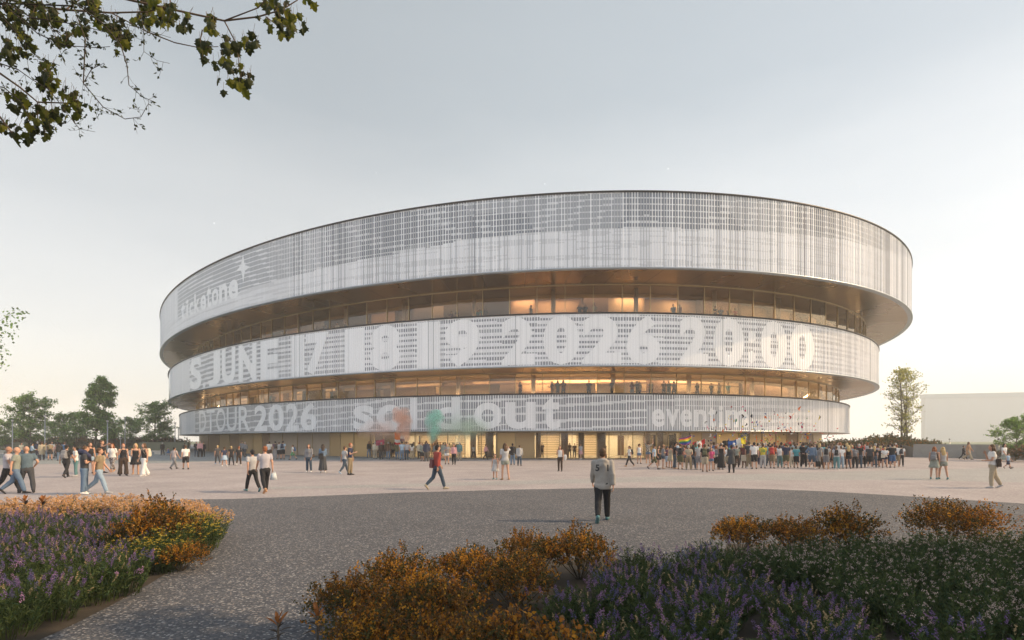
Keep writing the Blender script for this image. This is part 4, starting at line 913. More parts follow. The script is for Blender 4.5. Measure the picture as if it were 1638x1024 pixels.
# --- the big crowd, front row from left to right
FR=[
 (1046,751,710.5,95,'walk_b','m',('tee','lblue'),('shorts','olive'),('cap','black'),'person in pale shirt and black cap walking at the left end of the big crowd',('messenger','black')),
 (1053,748,712.5,80,'hold','f',('tank','black'),('miniskirt','black'),('long_hair','hbrown'),'brown-haired person in black top and skirt, second from the left of the big crowd'),
 (1060.5,750,711,100,'cross','f',('tee','grey'),('hotpants','ddenim'),('hat','tan'),'person in tan straw hat, grey tee and denim shorts in the big crowd'),
 (1066.5,748,714,110,'stand','m',('tee','plum'),('shorts','lblue'),('cap','navy'),'boy in navy cap, plum tee and pale blue shorts in the big crowd',),
 (1072.5,749,712,150,'hold','f',('dress','beige'),None,('curly','hblack'),'person with dark curls in beige dress in the big crowd'),
 (1079.5,750,708,100,'hold','m',('tee','black'),('wide','ddenim'),('pony','hblack'),'tall ponytailed person in black tee and wide dark jeans in the big crowd'),
 (1088,751,709.5,180,'stand','m',('tee','navy',M_floral),('shorts','olive'),('cap','red'),'person in red cap and patterned navy tee with a black backpack',('backpack','black')),
 (1094.5,747,712,200,'stand','f',('tank','red'),('hotpants','ddenim'),('short','hbrown'),'person in red top and denim shorts left of the beige-clad man'),
 (1101.5,752,712,182,'back','m',('tee','beige'),('trousers','khaki'),('short','hgrey'),'grey-haired person in beige, hands behind the back, under the rainbow flag'),
 (1109,751,711,190,'stand','f',('tank','black'),('slim','ddenim'),('long_hair','hblack'),'person in black top and dark jeans carrying a white plastic bag',('tote','white')),
 (1118,752,710,180,'stand','m',('tee','charcoal',M_stripe),('shorts','grey'),('cap','white'),'person in white cap and striped dark tee in the big crowd'),
 (1127.5,755,710,178,'stand','m',('tee','black'),('shorts','beige'),('short','hbrown'),'person in black tee and beige shorts with an olive backpack, nearest of the big crowd',('backpack','olive')),
 (1137.5,753.5,716,10,'hold','f',('tee','hotpink'),('hotpants','denim'),('long_hair','hbrown'),'person in bright pink top and denim shorts in the big crowd'),
 (1145.5,751,713,190,'stand','f',('tee','white'),('shorts','black'),('curly','ginger'),'person with ginger curls and a grey backpack in the big crowd',('backpack','grey')),
 (1153.5,751.5,708,160,'hold','f',('longdress','black'),None,('hat','white'),'person in long black dress and white hat in the big crowd'),
 (1162.5,747.5,714,200,'stand','f',('blouse','white'),('shorts','beige'),('short','blonde'),'blonde person in white blouse and beige shorts in the big crowd',),
 (1170,756.5,711.5,200,'hold','f',('coat','charcoal'),('slim','black'),('bun','hblack'),'person in flared charcoal coat standing forward of the big crowd'),
 (1178.5,748,712,190,'stand','f',('tee','sage'),('trousers','dbrown'),('cap','beige'),'person in sage tee and beige cap in the big crowd'),
 (1190.5,748.5,710,350,'hold','m',('tee','maroon'),('shorts','cream'),('short','hblack'),'person in maroon shirt and cream shorts in the big crowd'),
 (1198.5,749,706,180,'stand','m',('tee','charcoal'),('trousers','khaki'),('cap','grey'),'tall person in charcoal tee and grey cap left of the white tee'),
 (1206.5,750.5,707,185,'stand','m',('tee','white'),('shorts','black'),('short','hblack'),'person in plain white tee and black shorts left of the yellow jersey'),
 (1220.5,749.5,709.5,180,'stand','m',('tee','yellow'),('trousers','lgrey'),('short','hbrown'),'person in yellow football jersey with green number 10'),
 (1229,746,710,190,'stand','f',('tee','turq'),('slim','ddenim'),('short','hblack'),'person in turquoise tee right of the yellow jersey'),
 (1235.5,749.5,709,170,'strap','m',('tee','rust'),('shorts','khaki'),('short','hbrown'),'person in rust tee with a red backpack in the big crowd',('backpack','red')),
 (1247.5,748.5,712,185,'stand','f',('tee','white'),('slim','teal'),('short','hblack'),'person in white tee and teal trousers with a long cream tote',('tote','cream')),
 (1257.5,749.5,709,180,'stand','m',('tee','navy'),('shorts','olive'),('cap','green'),'person in green cap, navy tee and olive shorts in the big crowd'),
 (1267.5,748,715,180,'stand','f',('tee','white'),('trousers','cream'),('short','hbrown'),'person in white tee and cream trousers beside the light blue tee'),
 (1273.5,749,713,170,'hold','m',('tee','turq'),('shorts','black'),('short','hblack'),'person in light turquoise tee and black shorts in the big crowd'),
 (1285.5,749,708,180,'back','m',('long','black'),('trousers','black'),('short','hblack'),'broad person all in black, hands clasped behind the back'),
 (1299,750.5,709,180,'hip','m',('long','denim'),('shorts','ddenim'),('short','hbrown'),'person in denim shirt and dark shorts, hand on hip'),
 (1307,750,712,185,'stand','f',('coat','grey'),('longskirt','black'),('long_hair','hblack'),'person with long black hair in grey tunic over a long black skirt'),
 (1314,749,715,180,'stand','m',('tee','cream'),('trousers','brown'),('short','hgrey'),'grey-haired short person in cream tee and brown trousers'),
 (1321.5,750.5,711,180,'stand','m',('tee','lgrey'),('shorts','grey'),('short','hblack'),'person in light grey tee and grey shorts with a black backpack',('backpack','black')),
 (1328.5,749,714,180,'stand','f',('tank','brown'),('miniskirt','black'),('short','hbrown'),'person in brown top and short black skirt with a brown backpack',('backpack','brown')),
 (1338,751.5,713,180,'stand','m',('tee','lilac',M_stripe),('trousers','teal'),('short','hbrown'),'person in striped tee and teal jeans with a black backpack',('backpack','black')),
 (1345.5,750,713,185,'stand','m',('tee','white'),('trousers','ldenim'),('short','hbrown'),'person in white tee and pale jeans right of the striped tee'),
 (1351,748,711,180,'stand','m',('tee','charcoal'),('slim','black'),('short','hblack'),'person in charcoal tee and black trousers left of the blonde in black'),
 (1357.5,750,712,185,'stand','f',('tank','black'),('hotpants','black'),('long_hair','blonde'),'blonde person in black with a tan shoulder bag in the big crowd',('handbag','tan')),
 (1362.5,748,712,180,'stand','f',('tee','turq'),('trousers','ddenim'),('short','blonde'),'short-haired blonde in turquoise top in the big crowd'),
 (1367.5,749.5,714,185,'stand','f',('tee','grey'),('slim','black'),('short','hblack'),'person in grey with a grey backpack and black trousers',('backpack','grey')),
 (1374.5,749,710,180,'stand','m',('tee','black'),('trousers','ddenim'),('short','hgrey'),'grey-haired person in black tee with an orange leather bag',('handbag','orange')),
 (1380.5,748.5,713.5,190,'hold','f',('tee','lilac'),('slim','black'),('short','hbrown'),'person in lilac tee and black trousers in the big crowd'),
 (1391.5,749,712,180,'stand','m',('tee','charcoal'),('shorts','black'),('short','hbrown'),'stocky person in charcoal tee and black shorts in the big crowd'),
 (1398.5,749,713,180,'stand','f',('tee','black'),('trousers','ddenim'),('long_hair','blonde'),'blonde person in black tee and jeans with a light blue bag',('handbag','lblue')),
 (1404,747,711.5,180,'stand','m',('tee','lilac'),('shorts','black'),('short','hblack'),'person in lilac tee and black shorts in the big crowd'),
 (1408.5,748,713.5,180,'stand','f',('dress','black'),None,('curly','blonde'),'person with blonde curls in black dress in the big crowd'),
 (1415.5,749,715,180,'back','f',('tee','white'),('hotpants','navy'),('short','blonde'),'person in white tee and navy shorts with a cream bag',('messenger','cream')),
 (1421,747,711,180,'stand','m',('tee','black'),('shorts','black'),('short','hblack'),'person in black tee and black shorts in the big crowd'),
 (1427.5,748.5,710,200,'hold','m',('tee','black'),('shorts','blue'),('short','hblack'),'person in black tee and blue shorts near the right end of the big crowd'),
 (1434.5,746.5,711,180,'stand','m',('tee','white'),('shorts','khaki'),('short','ginger'),'person in white tee and khaki shorts near the right end of the big crowd',('messenger','black')),
 (1441.5,746.5,712,180,'stand','m',('tee','white'),('slim','black'),('short','hblack'),'person in white tee with a dark backpack, right end of the big crowd',('backpack','charcoal'))]
for a in FR:
    P_(*a[:10],*(a[10:]),skin=('dskin' if 'maroon' in a[9] or 'charcoal coat' in a[9] else RR.choice(['skin','skin2','skin'])),shoes=RR.choice(['black','white','brown','charcoal','tan','grey']))
brazil=PEOPLE['person in yellow football jersey with green number 10']
glyphs('10',.26,brazil,(0,.165,1.14),(rad(88),0,rad(180)),M_green,name='number')
pal=['white','lgrey','black','navy','sage','khaki','grey','charcoal','lblue','turq','red','beige','blue','teal','maroon','brown','cream']
for i in range(90):
    x=1078+i*4.0+RR.uniform(-2,2); yf=(743.5,741,738.5)[i%3]; yf+=RR.uniform(-1,1)
    filler(x,yf,'person standing in the rear rows of the big crowd','rear rows of the big crowd',pal,hs=(707,713))
for i in range(14):
    x=1140+i*11+RR.uniform(-3,3); filler(x,737+RR.uniform(-.6,.6),'person standing in the rear rows of the big crowd','rear rows of the big crowd',pal,hs=(707,711))
# --- people behind the gallery and lobby glass
def inside(r_up,x,off,z,h,label,group,face=0,pose='stand',top=None,bot=None):
    q=RING[r_up]; t=hit(r_up,x,-q['g']-off); p=el(r_up,t,-q['g']-off)
    return P_(x,0,h,face,pose,RR.choice('mf'),top or ('tee',RR.choice(pal)),bot or ('slim',RR.choice(bcol)),RR.choice(hairs[:4]),label,z=z,pos=p,group=group)
zU=RING[2]['zt']+.02-.30; zM=RING[1]['zt']-.28
for x in (507,516,521,540,553,722,731,765,772,777,849,927,936,951,1077,1087,1144,1153,1166,1176):
    inside(3,x,.55,zU,RR.uniform(1.62,1.8)+.25,'person standing behind the glass of the upper gallery','people in the upper gallery',RR.uniform(-60,60),RR.choice(['stand','phone','rest']))
for x in (433,438,492,531,537,600,832,883,892,901,942,979,1011,1019,1023,1041,1062,1070,1078,1115,1138,1150,1165):
    inside(2,x,.55,zM,RR.uniform(1.6,1.8)+.25,'person standing behind the glass of the middle gallery','people in the middle gallery',RR.uniform(-60,60),RR.choice(['stand','phone','walk']))
for x in (787,867,911,919,967,1058):
    inside(1,x,3,.03,1.7,'person silhouetted inside the bright lobby','people in the lobby',RR.uniform(-60,60),RR.choice(['stand','walk']),('tee',RR.choice(['brown','black','green'])),('slim','dbrown'))
# --- things people hold
def bagof(o,loc,sz,col,label,cat='bag'):
    mb=MB(); mb.box((0,0,-sz*.55),(sz*.9,sz*.22,sz*.95),.2,0,(.55,.3)); mb.tube([(-sz*.25,0,-.05*sz),(0,0,.12*sz),(sz*.25,0,-.05*sz)],[sz*.03]*3,5)
    b=mb.build('plastic_bag',M_cloth,None,True); b.location=loc; b.color=(*col,1); tag(b,label,cat); return b
bagof(fr,joint(fr,'walk_b','m','armr')+Vector((.05,-.02,-.10)),.30,(.62,.66,.68),'crumpled white plastic bag hanging from the hand of the taller friend')
mb=MB(); mb.box((0,0,0),(.28,.20,.40),.3,0,(.8,.8)); jk=MB()
j=PEOPLE['person in charcoal tee and blue jeans with a navy jacket over the shoulder']
jk.tube([(-.16,.02,.0),(-.05,-.10,.10),(.10,-.10,.06),(.20,.0,-.10),(.16,.10,-.30)],[.07,.09,.09,.08,.04],10)
me=remesh(jk,.018,2,.012); me.materials.clear(); me.materials.append(M_cloth)
jo=link('jacket',me); jo.location=j.location+Vector((0,-.02,1.45*j.scale.z)); jo.color=(.04,.045,.09,1); tag(jo,'navy jacket slung over the shoulder of the man in charcoal tee','jacket')
jk=MB(); w=PEOPLE['person in white top carrying a jacket over the arm, midway to the doors']; jk.tube([(0,0,.06),(.03,0,-.1),(.02,0,-.32)],[(.10,.05),(.11,.06),(.07,.03)],10)
me=remesh(jk,.018,2,.012); me.materials.clear(); me.materials.append(M_cloth); jo=link('jacket',me); jo.location=w.location+Vector((.30,-.05,1.02)); jo.color=(.6,.6,.6,1); tag(jo,'pale grey jacket draped over the arm of the woman in white top','jacket')
# ---------------------------------------------------------------- vegetation kit
M_leafs=[leafmat('foliage_mid',(.17,.31,.075),.6),leafmat('foliage_dark',(.10,.18,.05),.55),leafmat('foliage_light',(.28,.42,.10),.6)]
M_bark=mat('bark',(.10,.08,.06),.9,var=.4,scale=12,bump=.6,bscale=30)
def leafquad(mb,p,d,n,l,w,mi=0,fold=.25):
    """pointed leaf of two faces folded along its midrib"""
    s=d.cross(n); 
    if s.length<1e-5: return
    s.normalize(); a=p; b=p+d*l; m=p+d*l*.45; u=n*w*fold
    k=len(mb.v)
    for q in (a,m+s*w*.5+u,b,m-s*w*.5+u): mb.v.append((q.x,q.y,q.z))
    mb.f.append((k,k+1,k+2)); mb.m.append(mi); mb.f.append((k,k+2,k+3)); mb.m.append(mi)
def rv(r): 
    while True:
        v=Vector((r.uniform(-1,1),r.uniform(-1,1),r.uniform(-1,1)))
        if .05<v.length<1: return v.normalized()
def treekit(seed,h,form='broad',leaves=9000,lsize=.22,trunk=.16,multi=1,lean=.0,mats=None,open_=.0):
    """returns (trunk mesh, crown mesh) of a tree of height h standing at the origin"""
    r=random.Random(seed); tb=MB(); cb=MB(); tips=[]
    def grow(p,d,l,rr,lev):
        n=4; pts=[p]; q=p.copy(); dd=d.copy()
        for i in range(n):
            dd=(dd+rv(r)*.16+Vector((0,0,.06 if lev else 0))).normalized(); q=q+dd*(l/n); pts.append(q)
        tb.tube(pts,[rr*(1-.55*i/n) for i in range(n+1)],6 if lev<2 else 4)
        if lev>=2 or l<.5: tips.extend(pts[2:]); 
        if lev<3:
            k={0:0,1:5,2:4}.get(lev,0)
            for i in range(k):
                t=r.uniform(.3,1); b=pts[min(n,int(t*n))]; nd=(dd*.7+rv(r)*.9); nd.z=abs(nd.z)*.5+.1; grow(b,nd.normalized(),l*r.uniform(.45,.62),rr*.42,lev+1)
    for m in range(multi):
        base=Vector((0,0,0)) if multi==1 else Vector((r.uniform(-.5,.5),r.uniform(-.3,.3),0))
        q=base; pts=[q]; dd=Vector((r.uniform(-.1,.1)+lean,r.uniform(-.06,.06),1)); N=10
        for i in range(N):
            dd=(dd+rv(r)*.05).normalized(); q=q+dd*(h*.93/N/(dd.z)); pts.append(q)
        tb.tube(pts,[trunk*(1-.9*(i/N)**.8) for i in range(N+1)],8)
        nb=26 if form=='cone' else 22
        for i in range(nb):
            u=(.16 if form!='tall' else .25)+(.82-.0)*(i/nb) ; u=min(u,.97)
            b=pts[int(u*N)].lerp(pts[min(N,int(u*N)+1)],u*N-int(u*N)); a=i*2.4+r.uniform(-.4,.4)
            if form=='cone': L_=h*.25*(1.06-u)**.85+.2; up=.18
            elif form=='tall': L_=h*.16*math.sin(math.pi*min(1,(u-.12)/.95))+.35; up=.9
            else: L_=h*.34*math.sin(math.pi*min(.97,max(.12,u*.95-.02)))+.3; up=.55
            L_*=r.uniform(.7,1.15)
            d=Vector((math.cos(a),math.sin(a),up+r.uniform(-.2,.2))).normalized(); grow(b,d,L_,trunk*.30*(1.1-u)+.01,1)
        tips.extend(pts[-2:])
    per=max(1,leaves//len(tips))
    for t_ in tips:
        sc=r.uniform(.25,.6)*(h/9.) ; mi=r.choices([0,1,2],[5,3,3])[0]
        if r.random()<open_: continue
        for j in range(per):
            o=rv(r)*sc*(r.random()**.5); p=t_+Vector((o.x,o.y,o.z*.6)); d=rv(r); d.z-=.3; d.normalize(); leafquad(cb,p,d,rv(r),lsize*r.uniform(.6,1.2),lsize*.7,mi if r.random()<.75 else r.randint(0,2))
    return tb.mesh('trunk',M_bark,True),cb.mesh('crown',mats or M_leafs)
def tree(kit,x,y,d,label,s=1.,rz=0,group=None,name='tree',z=0):
    p=P(x,HY,d); o=empty(name,(p.x,p.y,z),rz); o.scale=(s,s,s); tag(o,label,'tree',group)
    link('trunk',kit[0],o); link('crown',kit[1],o); return o
K1=treekit(1,9,'broad',9000,.26); K2=treekit(2,11,'cone',15000,.24,.18); K3=treekit(3,8,'broad',8000,.25,.14)
def base(x,ytop,d,kh,kit,label,name,group=None,rz=0.,z=0.):
    h=EYE+(HY-ytop)/F*d-z; return tree(kit,x,0,d,label,h/kh,rz,group,name,z)
base(150,591,82,11,K2,'tall dark green conical tree rising above the left planting','conical_tree',rz=1)
base(50,634,84,9,K1,'rounded green tree left of the tall conical one, behind the far left gathering','broad_tree',rz=2)
base(107,660,92,8,K3,'smaller tree close left of the tall conical tree','broad_tree',rz=.5)
base(8,671,95,8,K3,'low round tree at the left edge behind the people','broad_tree',rz=3)
base(245,644,98,9,K1,'pale sunlit tree nearest the arena on the left','broad_tree',rz=4)
base(205,668,104,8,K3,'small tree between the conical tree and the pale sunlit tree','broad_tree',rz=5)
base(178,676,110,8,K1,'low tree just right of the conical tree, farther back','broad_tree',rz=2.2)
base(85,680,112,8,K1,'low bushy tree far behind, between the rounded and the smaller tree','broad_tree',rz=1.2)
base(30,684,118,8,K3,'low bushy tree in the far row, left of the rounded tree','broad_tree',rz=.2)
base(268,681,120,8,K3,'low hazy tree touching the left end of the arena','broad_tree',rz=2.9)
base(128,684,122,8,K3,'low tree in the far row directly behind the conical tree','broad_tree',rz=5.2)
K4=treekit(8,17,'broad',9000,.34,.3); tree(K4,-86,0,60,'large leafy tree at the left edge, only its right side in view',1.12,0.6,None,'broad_tree')
KR=treekit(21,11.6,'tall',5200,.24,.15,3,mats=[leafmat('spring_leaf',(.34,.36,.09),.6),leafmat('spring_leaf_dark',(.22,.25,.07),.55),leafmat('spring_leaf_pale',(.44,.42,.14),.6)],open_=.52)
base(1446,586,70,11.6,KR,'tall slender multi-stemmed tree with sparse yellow-green leaves right of the crowd','slender_tree',rz=.4)
KS=treekit(31,4.2,'broad',5200,.15,.07); base(1624,668,52,4.2,KS,'small round green tree at the right edge above a bed','small_tree',rz=1.)
# ---- walls, benches, lamps on the plaza
M_conc=mat('concrete',(.30,.295,.28),.85,var=.22,scale=1.5,bump=.2,bscale=15); M_hedgewall=mat('mossy_concrete',(.17,.175,.12),.9,var=.2,scale=1)
def wall(name,pts,h,th,m,label,cat='wall'):
    mb=MB(); n=len(pts); 
    for (a,b) in zip(pts,pts[1:]):
        a,b=Vector((a[0],a[1],0)),Vector((b[0],b[1],0)); d=(b-a).normalized(); s=Vector((-d.y,d.x,0))*th
        q=[a,b,b+s,a+s]; lo=[tuple(v) for v in q]; hi=[(v.x,v.y,h) for v in q]
        k=len(mb.v); mb.v+=lo+hi
        for f in((0,3,2,1),(4,5,6,7),(0,1,5,4),(1,2,6,5),(2,3,7,6),(3,0,4,7)): mb.f.append(tuple(k+j for j in f)); mb.m.append(0)
    return tag(mb.build(name,m),label,cat)
def W2(x,y): g=G(x,y); return (g.x,g.y)
a_,b_,c_,d_=W2(1461,731.5),W2(1560,733.5),W2(1640,736),W2(1760,740)
wall('concrete_wall',[a_,b_],1.55,.35,M_conc,'long low grey concrete wall along the right side of the plaza')
wall('concrete_wall',[b_,c_,d_],1.552,.35,M_conc,'nearer end of the grey concrete wall, running out at the right edge')
e_=W2(1420,729); mb=MB(); A=Vector((*e_,0)); Bv=Vector((a_[0]-.02,a_[1],0))
mb.face([A,Bv,Bv+Vector((0,0,1.2)),A+Vector((0,0,1.75))]); mb.face([A+Vector((0,.35,0)),A+Vector((0,.35,1.75)),Bv+Vector((0,.35,1.2)),Bv+Vector((0,.35,0))])
mb.face([A,A+Vector((0,0,1.75)),A+Vector((0,.35,1.75)),A+Vector((0,.35,0))]); mb.face([A+Vector((0,0,1.75)),Bv+Vector((0,0,1.2)),Bv+Vector((0,.35,1.2)),A+Vector((0,.35,1.75))])
mb.face([Bv,Bv+Vector((0,.35,0)),Bv+Vector((0,.35,1.2)),Bv+Vector((0,0,1.2))])
tag(mb.build('wing_wall',mat('dark_concrete',(.16,.165,.165),.8,var=.2)),'dark sloping wing wall at the end of the big crowd','wall')
wall('boundary_wall',[W2(222,722),W2(300,722.5)],1.65,.4,M_hedgewall,'green-stained low wall between the flower mound and the arena')
wall('boundary_wall',[W2(-120,722),W2(42,722)],1.60,.4,M_hedgewall,'long green-stained low wall behind the far left gathering')
M_stone=mat('pale_stone',(.50,.47,.43),.8,var=.15,scale=2,bump=.2,bscale=12)
def bench(x0,x1,y,label):
    a,b=G(x0,y),G(x1,y); o=empty('stone_bench',((a+b)/2).to_tuple(),math.atan2(b.y-a.y,b.x-a.x)); L_=(b-a).length; m=MB(); m.box((0,0,.47),(L_,.7,.16)); m.build('seat',M_stone,o)
    for s in(-1,1): m=MB(); m.box((s*L_*.36,0,.195),(L_*.18,.56,.39)); m.build('leg',M_stone,o)
    tag(o,label,'bench')
bench(205,262,727,'pale stone bench at the right end of the flower mound'); bench(-40,12,726.5,'pale stone bench at the left edge behind the bald men')
def lamp(x,yt,d,label,yb=None,thick=.07):
    p=P(x,HY,d); h=EYE+(HY-yt)/F*d; o=empty('street_lamp',(p.x,p.y,.0)); m=MB(); m.tube([(0,0,0),(0,0,.3),(0,0,h-.3)],[thick*1.5,thick,thick*.8],10); m.build('pole',M_steel,o,True)
    m=MB(); m.tube([(0,0,h-.3),(0,0,h-.05)],[.14,.17],12); m.build('lantern',mat('lantern_glass',(.7,.7,.68),.3),o,True); m=MB(); m.tube([(0,0,h-.05),(0,0,h)],[.24,.22],14); m.build('lamp_cap',M_rimd,o,True)
    tag(o,label,'street lamp')
lamp(20,671,78,'thin lamp post at the far left, left of the rounded tree'); lamp(72,664,80,'lamp post just right of the rounded tree on the left'); lamp(172,672,80,'lamp post right of the tall conical tree',thick=.10)
lamp(193,700,90,'short lamp post low behind the flower mound'); lamp(200,667,88,'lamp post before the small tree right of the conical tree'); lamp(280,676,95,'left of two lamp posts next to the left end of the arena'); lamp(285.5,684,105,'right of two lamp posts next to the left end of the arena',thick=.08)
def bollard(x,yt,yb,label):
    g=G(x,yb); h=EYE*(yb-yt)/(yb-HY); o=empty('bollard_light',(g.x,g.y,.004)); m=MB(); m.tube([(0,0,0),(0,0,h*.8)],[.06,.06],10); m.build('post',M_steel,o,True); m=MB(); m.tube([(0,0,h*.8),(0,0,h*.95)],[.05,.05],10); m.build('light',mat('frosted',(.75,.74,.7),.4),o,True); m=MB(); m.tube([(0,0,h*.95),(0,0,h)],[.08,.08],12); m.build('cap',M_rimd,o,True); tag(o,label,'bollard light')
bollard(1597,702,736.5,'slim bollard light beside the right wall, behind the woman with the child'); bollard(1519,702,730,'short bollard light rising behind the middle of the right wall')
# distant hall on the right, half lost in haze
p=P(1480,HY,600); o=empty('exhibition_hall',(p.x,p.y,0),rad(-16)); tag(o,'huge pale grey hall with a flat roof behind the right wall, fading into haze','building')
M_hall=mat('hall_cladding',(.58,.58,.60),.8,var=.06,scale=.05); m=MB(); m.box((155,5,24.5),(310,10,49)); m.build('wall',M_hall,o); m=MB(); m.box((155,5,51.3),(312,12,4.6)); m.build('roof',mat('hall_roof',(.48,.50,.53),.8),o)
p=P(310,HY,260); 
# ---- far left flower mound
mb=MB(); RR=random.Random(9)
M_mound=[leafmat('mound_sage',(.16,.21,.17)),leafmat('mound_green',(.09,.12,.04)),leafmat('mound_rust',(.28,.10,.03)),leafmat('mound_tan',(.30,.24,.12))]
mnd=MB()
def moundz(x): return max(0.,1.55*math.sin(math.pi*min(1,max(0,(x-20)/225.)))**.6)
gx=list(range(-60,250,10))
for i in range(len(gx)-1):
    a,b=gx[i],gx[i+1]
    for (ya,za),(yb,zb_) in (((725,.02),(722,.5)),((722,.5),(716,1.0))):
        f=lambda x,y,z:(G(x,y).x,G(x,y).y,z*(.25+moundz(x)*.6))
        mnd.face([f(a,ya,za),f(b,ya,za),f(b,yb,zb_),f(a,yb,zb_)])
o_=mnd.build('planting_mound',M_soil); struct(o_)
for i in range(11000):
    x=RR.uniform(-60,240); u=RR.random(); y=725-9*u; g=G(x,y); z=(.02+u*1.0)*(.25+moundz(x)*.6)+RR.random()**2*.35
    if x>215: z*=.5
    k=noise.noise(Vector((x*.03,u*3,0))); mi=2 if (k>.1 and .2<u<.6) else (0 if u>.5 and k<.15 else (3 if u>.75 else 1))
    if RR.random()<.15: mi=RR.randint(0,3)
    leafquad(mb,Vector((g.x,g.y,z)),(rv(RR)+Vector((0,0,.6))).normalized(),rv(RR),RR.uniform(.18,.4),.16,mi)
tag(mb.build('mound_planting',M_mound),'mixed sage, rust and green ground planting on the far left mound','ground cover',kind='stuff')
# ---- shrubs
M_rust=[leafmat('shrub_orange',(.36,.145,.02),.45),leafmat('shrub_bronze',(.15,.08,.025),.35),leafmat('shrub_olive',(.075,.068,.022),.35),leafmat('shrub_gold',(.55,.27,.035),.5)]
def shrubmesh(seed,R_=.55,H=.7,n=5200,ls=.030,mix=(3,5,5,1),mats=None):
    r=random.Random(seed); cb=MB(); tb=MB(); lobes=[]
    for i in range(15):
        a=i*2.4; q=math.sqrt((i+.5)/15)*R_*.72; lobes.append((Vector((math.cos(a)*q,math.sin(a)*q,H*(.62-.30*(q/R_)**2)*r.uniform(.8,1.12))),r.uniform(.17,.27)*R_/.55))
    for c,s in lobes: tb.tube([(c.x*.1,c.y*.1,0),(c.x*.6,c.y*.6,c.z*.5),tuple(c)],[.010,.007,.004],4)
    tone=r.choices([0,1,2,3],mix,k=15)
    # sprays: short leafy twigs pushing out of each lobe
    k=0
    while k<n:
        c,s=r.choice(lobes); d=rv(r); d.z=d.z*.8+.25; d.normalize(); p0=c+d*s*r.uniform(.35,1.05); up=(d+Vector((0,0,.7))).normalized(); top=p0+up*s*r.uniform(.2,.42)
        if p0.z<.03: continue
        mi=tone[id(c)%4 if False else lobes.index((c,s))%len(tone)] if r.random()<.55 else r.choices([0,1,2,3],mix)[0]
        for j in range(9):
            t=j/8.; q=p0.lerp(top,t)+rv(r)*.012; dd=(rv(r)+up*.7).normalized(); leafquad(cb,q,dd,rv(r),ls*r.uniform(.7,1.3),ls*.75,mi if r.random()<.7 else r.randint(0,3)); k+=1
    return tb.mesh('stems',M_bark),cb.mesh('foliage',mats or M_rust)
SH=[shrubmesh(s,.55,.70,6200) for s in(1,2,3)]+[shrubmesh(9,.86,1.02,10500,.033,(2,5,6,1))]
def shrub(x,d,s,label,kit,hz=1.,group=None,cat='shrub',name='autumn_shrub',z=.0):
    p=P(x,HY,d); o=empty(name,(p.x,d,z),R.uniform(0,6)); o.scale=(s,s,s*hz); tag(o,label,cat,group); link('stems',kit[0],o); link('foliage',kit[1],o); return o
for x,d,s,hz,k,lb in ((565,5.6,.95,1.0,0,'rust and olive shrub at the left end of the central bed, above the dark-leaved plants'),(640,6.5,.98,1.02,1,'rounded orange-brown shrub behind the left end shrub of the central bed'),(745,7.0,.95,1.02,2,'orange shrub in the middle of the back of the central bed'),
 (690,5.4,1.05,1.0,2,'big olive-brown shrub filling the front of the central bed'),(850,7.7,1.0,1.12,0,'orange-tipped shrub behind the others, left of the rightmost small one'),(928,7.8,.98,1.14,1,'orange shrub below the man in the cream jacket'),
 (825,6.4,1.05,.95,1,'olive shrub between the big central shrub and the purple flowers'),(600,4.55,.95,.98,1,'dark olive shrub at the bottom edge, left part of the central bed'),(745,4.4,.98,.97,0,'dark olive shrub at the bottom edge in the middle of the central bed'),
 (1182,9.4,1.0,1.08,2,'left of three joined orange shrubs behind the white flowers'),(1268,9.4,1.0,1.05,0,'middle of three joined orange shrubs behind the white flowers'),(1352,9.4,1.1,1.15,1,'right of three joined orange shrubs behind the white flowers'),
 (1530,9.7,1.0,1.0,3,'large round brown-orange shrub at the back of the right bed'),
 (258,9.2,1.2,1.25,1,'glowing orange shrub inside the left bed')):
    shrub(x,d,s,lb,SH[k],hz)
# near shrub with lobed maple-like leaves
def lobed(mb,p,d,n,l,mi=0,curl=.35):
    s=d.cross(n).normalized(); n=s.cross(d).normalized(); pts=[(0,0),(.18,-.30),(.10,-.52),(.38,-.42),(.52,-.62),(.62,-.30),(.82,-.26),(1.05,0),(.82,.26),(.62,.30),(.52,.62),(.38,.42),(.10,.52),(.18,.30)]
    k=len(mb.v)
    q=p+d*l*.45+n*l*.04; mb.v.append((q.x,q.y,q.z))
    for u,v in pts: q=p+d*(l*u)+s*(l*v)-n*(l*curl*(v*v+ .35*u*u)); mb.v.append((q.x,q.y,q.z))
    m_=len(pts)
    for i in range(m_): mb.f.append((k,k+1+i,k+1+(i+1)%m_)); mb.m.append(mi)
r=random.Random(77); cb=MB(); tb=MB()
for i in range(95):
    a=r.uniform(0,6.28); q=math.sqrt(r.random())*.34; b=Vector((math.cos(a)*q*.4,math.sin(a)*q*.4,.05)); t_=Vector((math.cos(a)*q,math.sin(a)*q,.46+.16*r.random()-.4*q)); tb.tube([b,b.lerp(t_,.5)+rv(r)*.02,t_],[.006,.005,.002],4)
    for j in range(8): lobed(cb,b.lerp(t_,r.uniform(.5,1.02))+rv(r)*.03,(rv(r)+Vector((0,0,.35))).normalized(),rv(r),r.uniform(.028,.048),r.choices([0,1,3,2],[4,3,3,2])[0])
mk=(tb.mesh('stems',M_bark),cb.mesh('foliage',M_rust))
for x,d,s,lb in ((905,4.25,1.,'near shrub with pointed lobed orange leaves at the bottom edge, left of the lavender'),(1000,4.05,.72,'small sprig of lobed orange leaves at the bottom edge among the lavender'),(830,4.6,1.05,'shrub with lobed orange and olive leaves beside the big central shrub')): shrub(x,d,s,lb,mk,1.,name='lobed_leaf_shrub')
